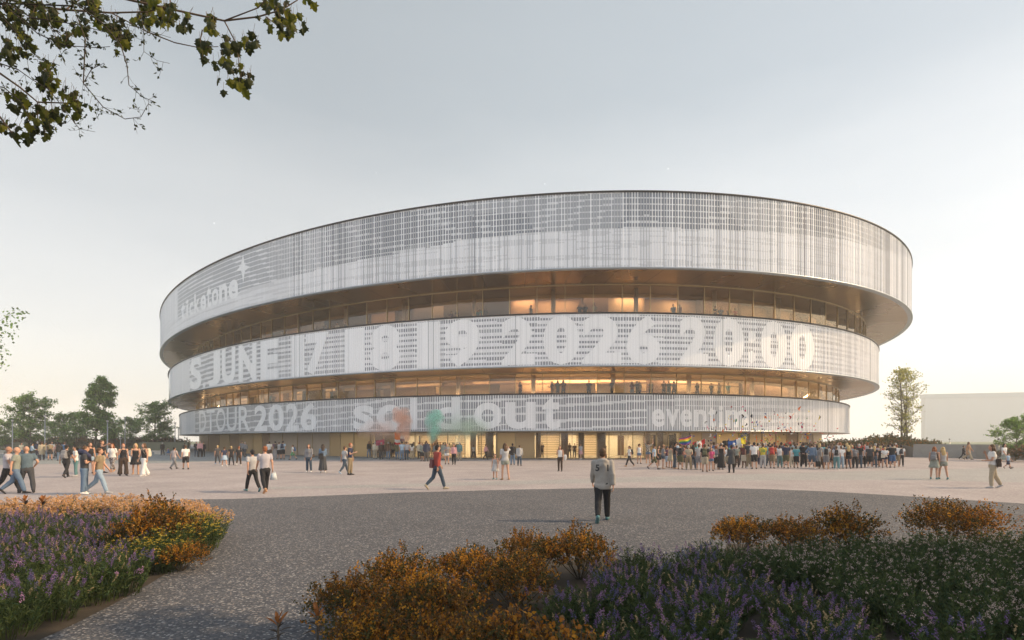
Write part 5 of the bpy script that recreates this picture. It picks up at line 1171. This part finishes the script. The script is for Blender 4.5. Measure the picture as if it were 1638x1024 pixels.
# hedge-like bushes right of the arena
HB=[shrubmesh(s,1.2,1.6,4200,.11,(1,2,7,1),[M_rust[0],M_rust[1],leafmat('bush_green',(.06,.085,.03)),leafmat('bush_pale',(.16,.15,.06))]) for s in(11,12)]
for i,(x,y) in enumerate(((1325,712),(1348,709),(1372,711),(1392,708),(1410,705),(1428,704.5),(1446,708),(1466,709),(1490,711),(1300,714))):
    h=EYE+(HY-y)/F*66; shrub(x,66+(i%3),max(1.1,h/1.12),'dense green bush with rust tips in the row behind the big crowd',HB[i%2],1.,'bushes behind the big crowd',name='bush')
HB3=shrubmesh(15,1.2,1.3,4200,.10,(1,2,6,3),[M_rust[0],leafmat('bush_pinkish',(.30,.22,.17)),leafmat('bush_green2',(.06,.09,.03)),M_rust[1]])
for x,d,s,lb in ((1618,50,.95,'rounded bush under the small tree at the right edge'),(1645,49,1.1,'bush cut off by the right edge beside the small tree')): shrub(x,d,s,lb,HB3,name='bush')
for i,x in enumerate(range(-20,300,22)):
    shrub(x,100+(i%3)*3,1.5+.3*(i%2),'dark green bush in the far row under the left trees',HB[i%2],1.,'bushes under the left trees',name='bush')
# ---- flowering plants
M_stemg=leafmat('flower_leaf_green',(.08,.11,.035),.35); M_stemd=leafmat('flower_leaf_dark',(.04,.075,.03),.3)
M_purple=leafmat('petal_purple',(.19,.12,.27),.3,var=.4); M_mauve=leafmat('petal_mauve',(.36,.21,.35),.3,var=.35); M_seed=leafmat('seed_head_tan',(.42,.32,.18),.3); M_blue=leafmat('petal_blue',(.12,.11,.23),.3,var=.4)
M_wht=leafmat('petal_blush',(.55,.44,.40),.3,var=.3); M_peach=leafmat('petal_peach',(.72,.42,.17),.45,var=.3); M_yel=leafmat('petal_yellow',(.58,.44,.06),.3,var=.25)
def clump(seed,R_,H,stems,leaf,spikes,mats,kind,wst=.0):
    """stems+leaves mesh and flower mesh of one clump"""
    r=random.Random(seed); lb=MB(); fb=MB()
    for i in range(stems):
        a=r.uniform(0,6.283); q=math.sqrt(r.random())*R_; b=Vector((math.cos(a)*q*.6,math.sin(a)*q*.6,0)); hh=H*r.uniform(.62,1.05)
        t_=Vector((math.cos(a)*q*1.12+r.uniform(-.05,.05),math.sin(a)*q*1.12+r.uniform(-.05,.05),hh*(1-.25*(q/R_)**2)))
        m_=b.lerp(t_,.5)+Vector((r.uniform(-.02,.02),r.uniform(-.02,.02),.02)); lb.tube([b,m_,t_],[.004,.003,.0015],3,0)
        for j in range(leaf):
            u=r.uniform(.25,.98); p=b.lerp(t_,u); d=rv(r); d.z=abs(d.z)*.8+.25; leafquad(lb,p,d.normalized(),rv(r),r.uniform(.035,.075),.014,0 if r.random()<.6 else 1)
        if r.random()<spikes:
            ax=(t_-m_).normalized()+rv(r)*.25; ax.normalize()
            if kind=='spike':
                tone=r.choices([0,1,2,3],[4,2,3,3])[0]; L_=r.uniform(.06,.12)*(1 if tone!=2 else .9); W_=.020 if tone!=2 else .009; nn=34 if tone!=2 else 20
                for j in range(nn):
                    u=j/nn; p=t_+ax*L_*u+rv(r)*W_*(1.1-u*.8); leafquad(fb,p,(rv(r)+ax*.6).normalized(),rv(r),.015,.011,tone)
            elif kind=='cluster':
                big_=len(mats)>2
                for c in range(r.randint(3,5) if big_ else r.randint(1,2)):
                    cc=t_+rv(r)*(.055 if big_ else .04)
                    for j in range(11 if big_ else 7): leafquad(fb,cc+rv(r)*(.022 if big_ else .013),(rv(r)+Vector((0,0,.5))).normalized(),rv(r),.027 if big_ else .014,.022 if big_ else .012,r.randint(0,len(mats)-1))
            elif kind=='button':
                for j in range(14): leafquad(fb,t_+Vector((r.uniform(-.02,.02),r.uniform(-.02,.02),r.uniform(-.004,.006))),(rv(r)+Vector((0,0,.3))).normalized(),rv(r),.013,.011,r.randint(0,len(mats)-1))
    return lb.mesh('leafy_stems',[M_stemg,M_stemd]),fb.mesh('blossoms',mats)
LV=[clump(s,.36,.50,74,19,.34,[M_purple,M_mauve,M_seed,M_blue],'spike') for s in(41,42,43)]
WH=[clump(s,.36,.54,76,19,.42,[M_wht,M_wht],'cluster') for s in(51,52)]
PE=[clump(s,.34,.66,50,13,.95,[M_peach,M_wht,M_peach],'cluster') for s in(61,62)]
YE=[clump(s,.40,.62,90,18,.75,[M_yel],'button') for s in(71,72)]
def plant(name,kit,X,Y,s,label,group,hz=1.):
    o=empty(name,(X,Y,.01),R.uniform(0,6.28)); o.scale=(s,s,s*hz); tag(o,label,'plant',group); link('leafy_stems',kit[0],o); link('blossoms',kit[1],o)
def inpoly(x,y,P_):
    c=False; n=len(P_)
    for i in range(n):
        (a,b),(d,e)=P_[i],P_[(i+1)%n]
        if (b>y)!=(e>y) and x<(d-a)*(y-b)/(e-b)+a: c=not c
    return c
def fill(poly,step,fn,jit=.4,seed=1):
    r=random.Random(seed); xs=[p[0] for p in poly]; ys=[p[1] for p in poly]; y=min(ys); k=0
    while y<max(ys):
        x=min(xs)+(step/2 if k%2 else 0)
        while x<max(xs):
            X=x+r.uniform(-1,1)*step*jit; Y=y+r.uniform(-1,1)*step*jit
            if inpoly(X,Y,poly): fn(X,Y,r)
            x+=step
        y+=step*.9; k+=1
# beds of soil
LB=[(-7.3,12.9),(-6.2,11.2),(-5.55,9.2),(-5.15,7.6),(-4.95,6.6),(-4.85,5.9),(-4.8,5.2),(-4.7,4.0),(-9,3.2),(-13,5),(-16,13.6),(-9,14.4)]
RB=[(-1.9,5.9),(-1.6,7.2),(-.5,7.9),(.0,8.9),(1.6,9.2),(2.4,8.4),(3.6,9.1),(4.2,10.4),(7.,10.6),(9.3,9.9),(9.6,8.5),(9.4,2.5),(-.9,2.5),(-1.5,4.2)]
sheet('left_soil_bed',LB,.012,M_soil); sheet('right_soil_bed',RB,.012,M_soil)
def f_(X,Y,r):
    x=CX+F*X/Y
    if x<-140 or x>1720: return
    plant('lavender_clump',LV[r.randint(0,2)],X,Y,r.uniform(.9,1.12),'clump of purple spikes and tan seed heads in the left bed','purple spiked clumps in the left bed',1.05)
fill([(-4.9,4.7),(-4.95,6.4),(-5.35,7.6),(-6.1,9.2),(-6.9,11.4),(-14,11.6),(-12,6),(-7.5,4.3)],.62,f_,seed=1)
def f_(X,Y,r):
    x=CX+F*X/Y
    if x<-140: return
    plant('peach_flower',PE[r.randint(0,1)],X,Y,r.uniform(.85,1.1),'bushy plant with peach and cream flower heads along the back of the left bed','peach flowered plants in the left bed',.98)
fill([(-6.3,10.6),(-7.3,12.7),(-9,13.6),(-15.5,13.2),(-15.5,11.6),(-8,11.8),(-6.6,10.6)],.62,f_,seed=2)
for X,Y,s in ((-5.75,9.9,1.1),(-5.6,9.3,1.15),(-5.6,8.7,1.05),(-6.1,10.3,1.05),(-6.15,9.5,1.1),(-5.35,8.2,.85),(-5.75,8.0,.9)): plant('yellow_flower',YE[int(s*100)%2],X,Y,s,'feathery green plant with yellow button flowers at the right end of the left bed','yellow button plants in the left bed')
for X,Y in ((-6.5,10.2),(-6.7,10.9),(-6.2,11.0)): plant('peach_flower',PE[0],X,Y,.95,'bushy plant with peach and cream flower heads along the back of the left bed','peach flowered plants in the left bed')
shrub(215,9.3,.95,'second orange shrub of the left bed, left of the glowing one',SH[0],1.0); shrub(290,8.3,.8,'low orange shrub of the left bed beside the yellow buttons',SH[2],.85)
def f_(X,Y,r):
    x=CX+F*X/Y
    if x<840 or x>1700: return
    plant('lavender_clump',LV[r.randint(0,2)],X,Y,r.uniform(.9,1.12),'clump of purple spikes and tan seed heads in the right bed','purple spiked clumps in the right bed',.95)
fill([(.75,7.6),(2.9,7.9),(3.3,6.6),(3.3,5.4),(3.8,4.6),(4.6,3.6),(.6,3.3),(.5,5.0)],.58,f_,seed=3)
def f_(X,Y,r):
    x=CX+F*X/Y
    if x>1740: return
    plant('white_flower',WH[r.randint(0,1)],X,Y,r.uniform(.9,1.12),'leafy plant dotted with small blush white flowers in the right bed','white flowered plants in the right bed',1.0)
fill([(2.7,8.4),(9.4,9.2),(9,5),(4.6,4.2),(3.7,5.0),(3.5,6.7),(3.1,8.0)],.60,f_,seed=4)
# dark-leaved strap plants
M_cord=[leafmat('cordyline_bronze',(.26,.10,.03),.3),leafmat('cordyline_dark',(.05,.035,.025),.2)]
def cord(x,y,d,s,label,n=13):
    p=P(x,y,d); o=empty('cordyline',(p.x,p.y,0.012)); m=MB(); m.tube([(0,0,0),(0,0,p.z)],[.012,.009],6); m.build('stem',M_bark,o,True); r=random.Random(int(x))
    tag(o,label,'plant')
    for i in range(n):
        a=i*2.4; el_=1.25-.10*i; b=Vector((0,0,p.z-.012*i)); d_=Vector((math.cos(a)*math.cos(el_),math.sin(a)*math.cos(el_),math.sin(el_))); L_=s*r.uniform(.75,1.1)*(1 if i<7 else .8); m=MB()
        sd_=d_.cross(Vector((0,0,1))).normalized(); pts=[]
        for k in range(6):
            u=k/5.; w_=L_*.13*math.sin(math.pi*min(.999,max(.08,u)))**.8 if k<5 else .001; c=b+d_*L_*u-Vector((0,0,L_*.22*u*u)); up=Vector((0,0,w_*.35)); pts.append((c-sd_*w_+up,c,c+sd_*w_+up))
        for k in range(5):
            for j in(0,1): m.face([pts[k][j],pts[k][j+1],pts[k+1][j+1],pts[k+1][j]],0)
        m.build('leaf',M_cord[0] if i<5 else M_cord[1],o)
cord(445,996,4.7,.155,'dark bronze strap-leaved plant standing alone left of the central bed')
cord(508,985,4.9,.17,'dark bronze strap-leaved plant tucked against the central bed')
cord(40,803,10.5,.19,'bronze strap leaves poking above the peach flowers, left one',9); cord(68,804,10.3,.19,'bronze strap leaves poking above the peach flowers, right one',9)
# ---- trees over the viewer: a maple and a fine-leaved tree reaching in from the left
M_maple=[leafmat('maple_leaf',(.085,.10,.012),.45,var=.45),leafmat('maple_leaf_dark',(.035,.045,.012),.3,var=.3),leafmat('maple_leaf_gold',(.20,.20,.02),.5,var=.3)]
M_small=[leafmat('small_leaf',(.03,.04,.012),.3),leafmat('small_leaf_green',(.06,.075,.02),.35)]
def zp(x,y,d): return P(x/3.15,y/3.15,d)
mt_=empty('maple_tree',(-7.6,5.2,0)); tag(mt_,'maple whose leafy branches reach across the upper left corner','tree')
ft_=empty('fine_leaved_tree',(-7.2,4.2,0)); tag(ft_,'tree with fine twigs and tiny leaves hanging in the upper left corner behind maple leaves','tree')
OM=Vector((-7.6,5.2,0)); OF=Vector((-7.2,4.2,0))
def rel(pts,O): return [p-O for p in pts]
tb=MB(); tb.tube([(0,0,-.05),(.05,0,2.5),(.0,.1,5.),(-.1,.1,8.)],[.22,.17,.13,.06],12)
hub=Vector((0,.1,4.9)); r=random.Random(5); br=MB()
mains=[[(-500,-60),(60,0),(190,35),(330,50),(560,65),(740,60),(830,35)],[(-500,-80),(400,-60),(740,20),(900,55),(1130,105),(1300,85),(1420,50),(1500,0)],[(1130,105),(1180,200),(1200,280),(1205,355)],[(1130,105),(1300,40),(1360,-20)],[(1340,85),(1400,130)],
 [(-400,200),(0,370),(100,440),(190,515),(340,520)],[(740,160),(880,215),(1000,240),(1100,235)],[(560,65),(740,160)],[(190,515),(190,600),(150,680)],[(1020,150),(1000,240)],[(-300,300),(0,590),(60,670)],[(190,35),(250,130),(330,200)],[(330,50),(480,-60)]]
DM=5.6
for k,m_ in enumerate(mains):
    pts=[zp(x,y,DM+.25*math.sin(k*1.7)*(i/len(m_))) for i,(x,y) in enumerate(m_)]
    if m_[0][0]<-200: pts=[OM+hub]+pts
    n=len(pts); w0=.016 if m_[0][0]<-200 else .007; ps=rel(pts,OM); br.tube(ps,[max(.0028,(.05 if i==0 and m_[0][0]<-200 else w0*(1-.75*i/n))) for i in range(n)],6)
LC=[(190,80,8),(260,90,7),(100,130,7),(30,230,7),(60,280,7),(130,220,8),(320,200,8),(400,150,6),(230,400,8),(240,340,5),(540,120,7),(600,170,7),(740,20,9),(860,50,9),(820,95,7),(620,220,7),(700,110,6),(930,130,6),(1050,125,7),(1030,225,4),(1020,305,2),(1150,235,8),(1240,225,8),(1120,310,4),(1205,370,3),(1165,415,3),(1205,430,5),(1250,415,3),(1320,20,6),(1380,25,7),(1430,95,8),(1490,120,5),(1420,170,4),(1345,120,2),(1560,15,2),(80,500,8),(150,550,5),(280,590,6),(340,470,6),(400,520,4),(370,560,5),(230,560,4),(170,630,5),(150,685,3),(235,665,3),(20,630,4),(60,670,4),(210,640,3),(450,30,7),(50,60,7),(150,10,7),(480,90,5),(270,440,4),(230,470,4)]
lb=MB()
for x,y,n in LC:
    for j in range(int(n*1.9)+1):
        q=zp(x+r.gauss(0,26),y+r.gauss(0,22)-12,DM+r.uniform(-.25,.25))-OM; d=(Vector((r.uniform(-.5,.5),r.uniform(-.5,.5),-1))).normalized(); nn=Vector((r.uniform(-1,1),-1.2,r.uniform(-.4,.6))).normalized()
        lobed(lb,q,d,nn,r.uniform(.052,.098),r.choices([0,1,2],[5,7,2])[0],.6)
        br.tube([q,q-d*.05+Vector((r.uniform(-.02,.02),0,.03))],[.0016,.0016],3)
# unseen maple crown added above and behind the viewer to shade the near beds
for i in range(46):
    c=Vector((r.uniform(-9,7),r.uniform(-6,2.2),r.uniform(6.2,9.5))); br.tube([hub,(hub+(c-OM))*.5+Vector((0,0,.5)),c-OM],[.05,.03,.008],5)
    for j in range(150):
        q=c+rv(r)*r.uniform(.2,1.5); 
        if q.y>3.2 or q.z<5.4: continue
        leafquad(lb,q-OM,(rv(r)+Vector((0,0,-.4))).normalized(),rv(r),.17,.15,r.randint(0,2))
tb.build('trunk',M_bark,mt_,True); br.build('branches',mat('twig_bark',(.13,.085,.05),.8),mt_); lb.build('leaves',M_maple,mt_)
tb=MB(); tb.tube([(0,0,-.05),(.02,.03,2.4),(.0,.2,5.),(-.1,.2,7.5)],[.14,.11,.08,.03],10)
br=MB(); lb=MB(); hub=Vector((0,.2,4.8)); DF=4.9
seeds=[[(-450,0),(370,30),(430,200),(420,420),(520,540),(630,600),(710,590),(750,520)],[(-300,-50),(300,-40),(520,120),(610,230),(640,330),(650,430),(720,490),(775,512)],[(690,-10),(725,150),(725,260),(790,305),(855,320)],[(-300,100),(10,20),(100,90),(190,170),(330,230),(480,240),(555,235)],[(-300,200),(0,70),(60,140),(100,190),(200,300),(300,330)],
 [(-300,350),(0,320),(90,350),(160,400),(260,460)],[(420,420),(460,350),(525,318)],[(240,440),(360,600),(400,650),(480,665)],[(-300,60),(0,0),(160,90),(300,110),(420,130),(520,160)],[(300,-40),(460,60),(560,140),(640,200)],[(-200,420),(20,440),(110,520),(140,580)],[(60,-20),(120,120),(130,260),(150,380)],[(200,-30),(240,100),(290,220),(330,330)],[(450,-60),(480,40),(600,110),(760,160),(860,190)]]
tw=[]
for k,m_ in enumerate(seeds):
    dz=r.uniform(-.3,.3); pts=[zp(x,y,DF+dz) for x,y in m_]
    if m_[0][0]<-150: pts=[OF+hub]+pts
    ps=rel(pts,OF); n=len(ps); br.tube(ps,[max(.0018,(.008 if m_[0][0]<-150 else .0035)*(1-.8*i/n)) if (i or m_[0][0]>=-150) else .02 for i in range(n)],5)
    for a,b in zip(ps[-len(m_):],ps[-len(m_)+1:]):
        nn=max(2,int((b-a).length/.07))
        for i in range(nn): tw.append((a.lerp(b,i/nn),(b-a).normalized()))
for p,d in tw:
    X=(p+OF); xx,yy=px(X)
    dens=4 if xx<175 and yy<115 else 3
    for q in range(dens):
        if r.random()<.35: continue
        e=(d*.5+rv(r)); e.z-=.35; e.normalize(); L_=r.uniform(.05,.16) if dens==3 else r.uniform(.02,.06); t_=p+e*L_; br.tube([p,p.lerp(t_,.5)+rv(r)*.01,t_],[.0016,.0013,.001],3)
        for j in range(r.randint(2,5)): leafquad(lb,p.lerp(t_,r.uniform(.3,1)),(rv(r)+e).normalized(),rv(r),r.uniform(.024,.044),.019,r.randint(0,1))
tb.build('trunk',M_bark,ft_,True); br.build('twigs',mat('twig_dark',(.06,.045,.035),.8),ft_); lb.build('leaves',M_small,ft_)
# ---------------------------------------------------------------- flags, smoke, confetti, bicycle
def flag(x,y,d,pole_from,w,h,cols,label,ang=.5,vert=False,rows=None,emblem=None):
    """pole_from: z where the pole is held; x,y: pole tip pixel"""
    tip=P(x,y,d); o=empty('flag',(tip.x,tip.y,0)); tag(o,label,'flag'); m=MB(); lean=.12*ang; m.tube([(-lean*.6,0,pole_from),(0,0,tip.z)],[.014,.011],6); m.build('pole',M_steel,o,True)
    NX,NY=18,12; mb=MB(); sgn=1 if ang>0 else -1
    def pt(u,v): # u along the fly, v down from the tip
        return Vector((sgn*w*u*.93,.10*math.sin(u*7+v*2)+.05*math.sin(v*9),tip.z-.04-h*v-w*u*.32*(1-.2*v)-.05*math.sin(u*5)))
    for i in range(NX):
        for j in range(NY):
            u0,u1,v0,v1=i/NX,(i+1)/NX,j/NY,(j+1)/NY; um,vm=(u0+u1)/2,(v0+v1)/2
            k=cols(um,vm); mb.face([pt(u0,v0),pt(u1,v0),pt(u1,v1),pt(u0,v1)],k)
    return o,mb
FM={}
def fm(c):
    if c not in FM: FM[c]=leafmat('flag_%s'%c,C.get(c,(.3,.3,.3)),.35,.8,.05)
    return FM[c]
C.update(fpurple=(.18,.05,.25),fyellow=(.75,.62,.03),fred=(.55,.04,.04),forange=(.75,.22,.05),fgreen=(.04,.28,.08),fblue=(.03,.12,.42),fnavy=(.03,.04,.14),fwhite=(.75,.74,.72),fpink=(.5,.10,.16))
def mk(x,y,d,zf,w,h,cols,mats,label,ang):
    o,mb=flag(x,y,d,zf,w,h,cols,label,ang); c=mb.build('cloth',[fm(m) for m in mats],o,True); return o
mk(1106,695,43.5,1.5,1.05,.65,lambda u,v:min(5,int(v*6)),['fpurple','forange','fyellow','fgreen','fblue','fpurple'],'rainbow striped flag waving over the left part of the big crowd',-1)
mk(1128,701,44.5,1.6,1.1,.62,lambda u,v:0 if u<.27 or u>.73 or abs(u-.5)+abs(v-.5)*.8<.15 else 1,['fred','fwhite'],'red and white flag with a red leaf shape above the big crowd',-1)
mk(1167,702,46,1.6,.62,.75,lambda u,v:0,['black'],'small black flag in the middle of the big crowd',-1)
mk(1180,701,45.5,1.5,.85,.62,lambda u,v:1 if (u-.45)**2+(v-.5)**2<.03 else 0,['fblue','fwhite'],'blue flag with a white centre star above the big crowd',-1)
mk(1184,707,47,1.5,1.5,.6,lambda u,v:0,['rust'],'rust red banner behind the blue flag in the big crowd',-1)
mk(1193.5,696.5,45,1.5,.85,.95,lambda u,v:0 if u<.62 else 1,['fyellow','fwhite'],'yellow and white flag raised above the big crowd',-1)
mk(631,690,55,1.5,.62,1.25,lambda u,v:0 if v<.55 else (1 if v<.8 else 2),['forange','fwhite','fred'],'orange, white and red flag over the smoke gathering',1)
mk(634.5,694,56,1.5,.9,.62,lambda u,v:0 if v<.5 else 1,['fwhite','fnavy'],'white and navy flag right of the orange flag',1)
mk(614.5,700.5,56,1.5,.95,.62,lambda u,v:0,['fpink'],'dusty pink flag at the left of the smoke gathering',-1)
# coloured smoke
def smoke(name,pts,col,dens,label,sc=1.1):
    ps=[P(x,y,d) for x,y,d,r_ in pts]; c0=ps[0]; mb=MB()
    for f in (1.15,.82,.5): mb.tube([p-c0+Vector((0,0,.0)) for p in ps],[r_*f for *_,r_ in pts],18)
    m=bpy.data.materials.new(name); m.use_nodes=True; t=m.node_tree; t.nodes.remove(t.nodes['Principled BSDF']); v=t.nodes.new('ShaderNodeVolumePrincipled'); v.inputs['Color'].default_value=(*col,1); v.inputs['Anisotropy'].default_value=.1
    tc=t.nodes.new('ShaderNodeTexCoord'); n=t.nodes.new('ShaderNodeTexNoise'); n.inputs['Scale'].default_value=sc; n.inputs['Detail'].default_value=4; n.inputs['Distortion'].default_value=.8; t.links.new(tc.outputs['Object'],n.inputs['Vector'])
    q=t.nodes.new('ShaderNodeMapRange'); q.inputs[1].default_value=.30; q.inputs[2].default_value=.78; q.inputs[3].default_value=0; q.inputs[4].default_value=dens; t.links.new(n.outputs['Fac'],q.inputs[0]); t.links.new(q.outputs[0],v.inputs['Density']); t.links.new(v.outputs[0],t.nodes['Material Output'].inputs['Volume'])
    o=None
    for k,f in enumerate((1.2,.85,.5)):
        mb=MB(); mb.tube([p-c0 for p in ps],[r_*f for *_,r_ in pts],18)
        if o is None: o=link(name,mb.mesh(name,m,True),None,c0); tag(o,label,'smoke',kind='stuff')
        else: link(name+'_core',mb.mesh(name,m,True),o)
smoke('orange_smoke',[(651,712,54,.12),(649,702,54,.45),(645,690,54,.65),(648,676,54,.7),(641,663,54,.9),(630,655,54,.35)],(1.,.64,.50),1.25,'column of orange smoke rising from the gathering',.8)
smoke('orange_haze',[(640,690,54.5,.4),(622,682,54.5,1.2),(600,686,54.5,1.1),(572,693,54.5,.4)],(1.,.72,.62),.22,'thin orange smoke drifting left from the column',.5)
smoke('green_smoke',[(690,710,54,.15),(691,700,54,.5),(695,690,54,.7),(692,678,54,.75),(698,664,54,.85),(700,655,54,.3)],(.50,.94,.82),1.25,'column of green smoke rising from the gathering',.8)
smoke('green_haze',[(700,700,54.5,.5),(715,690,54.5,1.3),(745,684,54.5,1.4),(785,680,54.5,.5)],(.74,.92,.74),.2,'pale green smoke drifting right from the column',.5)
# confetti
RR=random.Random(44); CM=[fm(c) for c in('fred','hotpink','fgreen','fblue','fwhite','navy','forange','black','fyellow','lblue')]
kits=[]
for k in range(6):
    m=MB(); L_,W_=[(.16,.07),(.22,.05),(.12,.10),(.32,.045),(.10,.08),(.2,.1)][k]; n=6
    for s_ in (0,1):
        off=.002*s_
        for i in range(n):
            u0,u1=i/n-.5,(i+1)/n-.5; f=lambda u:.25*L_*math.sin(u*5+k)
            q=[(u0*L_,-W_/2*math.cos(u0*2.4),f(u0)+off),(u1*L_,-W_/2*math.cos(u1*2.4),f(u1)+off),(u1*L_,W_/2*math.cos(u1*2.4),f(u1)+off),(u0*L_,W_/2*math.cos(u0*2.4),f(u0)+off)]
            if s_: q.reverse()
            m.face(q)
    kits.append(m)
KM={}
big=[(1170,651,1.6,0),(1188,651,1.5,1),(1192,657,1.5,1),(1239,660,1.8,7),(1252,679,1.6,0),(1264,668,1.7,0),(1262,688,1.7,0),(1283,683,1.9,1),(1279,654,2.,6),(1250,668,1.6,6),(1184,676,1.6,2),(1142,672,1.4,6),(1257,661,1.2,5),(1146,660,1.8,7),(1129,676,1.5,7),(1244,664,1.4,6)]
for i in range(210):
    if i<len(big): x,y,s,ci=big[i]
    else:
        x=RR.gauss(1215,62); y=RR.triangular(655,716,702); s=RR.uniform(.8,1.7); ci=RR.randint(0,9)
        if not 1098<x<1345: x=RR.uniform(1110,1330)
    d=RR.uniform(43,49); k=RR.randint(0,5); kk=(k,ci)
    if kk not in KM: KM[kk]=kits[k].mesh('confetti_scrap',CM[ci])
    o=link('confetti',KM[kk],None,P(x,y,d)); o.rotation_euler=(RR.uniform(0,6),RR.uniform(0,6),RR.uniform(0,6)); o.scale=(s,s,s); tag(o,'scrap of coloured confetti in the air above the big crowd','confetti','confetti above the big crowd')
# bicycle in the far left gathering
g=G(57,735.5); o=empty('bicycle',(g.x,g.y,.01),.2); tag(o,'dark bicycle among the far left gathering','bicycle')
def ringm(r_,w_):
    m=MB(); pts=[(r_*math.cos(a*math.pi/10),0,r_*math.sin(a*math.pi/10)) for a in range(21)]; m.tube(pts,[w_]*21,6,side=(0,1,0)); return m
for X in(-.52,.52):
    m=ringm(.33,.02); m.v=[(a+X,b,c+.35) for a,b,c in m.v]; w_=m.build('wheel',M_rimd,o,True)
m=MB()
for a,b in (((-.52,0,.35),(-.1,0,.33)),((-.1,0,.33),(.38,0,.82)),((-.22,0,.86),(-.1,0,.33)),((-.2,0,.78),(.38,0,.84)),((-.52,0,.35),(-.2,0,.8)),((.52,0,.35),(.36,0,.95))): m.tube([a,b],[.016,.016],6)
m.build('frame',M_rimd,o,True); m=MB(); m.tube([(.30,-.26,1.0),(.37,0,.98),(.30,.26,1.0)],[.014]*3,6); m.build('handlebar',M_rimd,o,True); m=MB(); m.box((-.24,0,.9),(.26,.13,.05),0,0,(.7,.6)); m.build('saddle',M_rimd,o)
# unseen broad trees added right of the viewer to shade the near beds
KT=treekit(91,11,'broad',16000,.34,.25)
for X,Y,s,lb in ((11.5,2.6,.95,'nearest of four unseen broad trees added right of the viewer for shade'),(15.5,5.0,.9,'unseen shade tree added right of the viewer, the one closest to the plaza'),(19,1.5,1.1,'unseen shade tree added right of the viewer, third from the beds'),(24,4.,1.2,'farthest of four unseen broad trees added right of the viewer for shade')):
    o=empty('broad_tree',(X,Y,0),X); o.scale=(s,)*3; tag(o,lb,'tree'); link('trunk',KT[0],o); link('crown',KT[1],o)
# air
mb=MB(); mb.box((0,300,31.),(1700,1500,64))
m=bpy.data.materials.new('haze_air'); m.use_nodes=True; t=m.node_tree; t.nodes.remove(t.nodes['Principled BSDF']); v=t.nodes.new('ShaderNodeVolumePrincipled'); v.inputs['Color'].default_value=(.99,.985,.98,1); v.inputs['Density'].default_value=.0010; v.inputs['Anisotropy'].default_value=0.
t.links.new(v.outputs[0],t.nodes['Material Output'].inputs['Volume'])
hz=mb.build('haze',m); hz['kind']='stuff'; m.cycles.homogeneous_volume=True
for o in LINKQ: COL.objects.link(o)
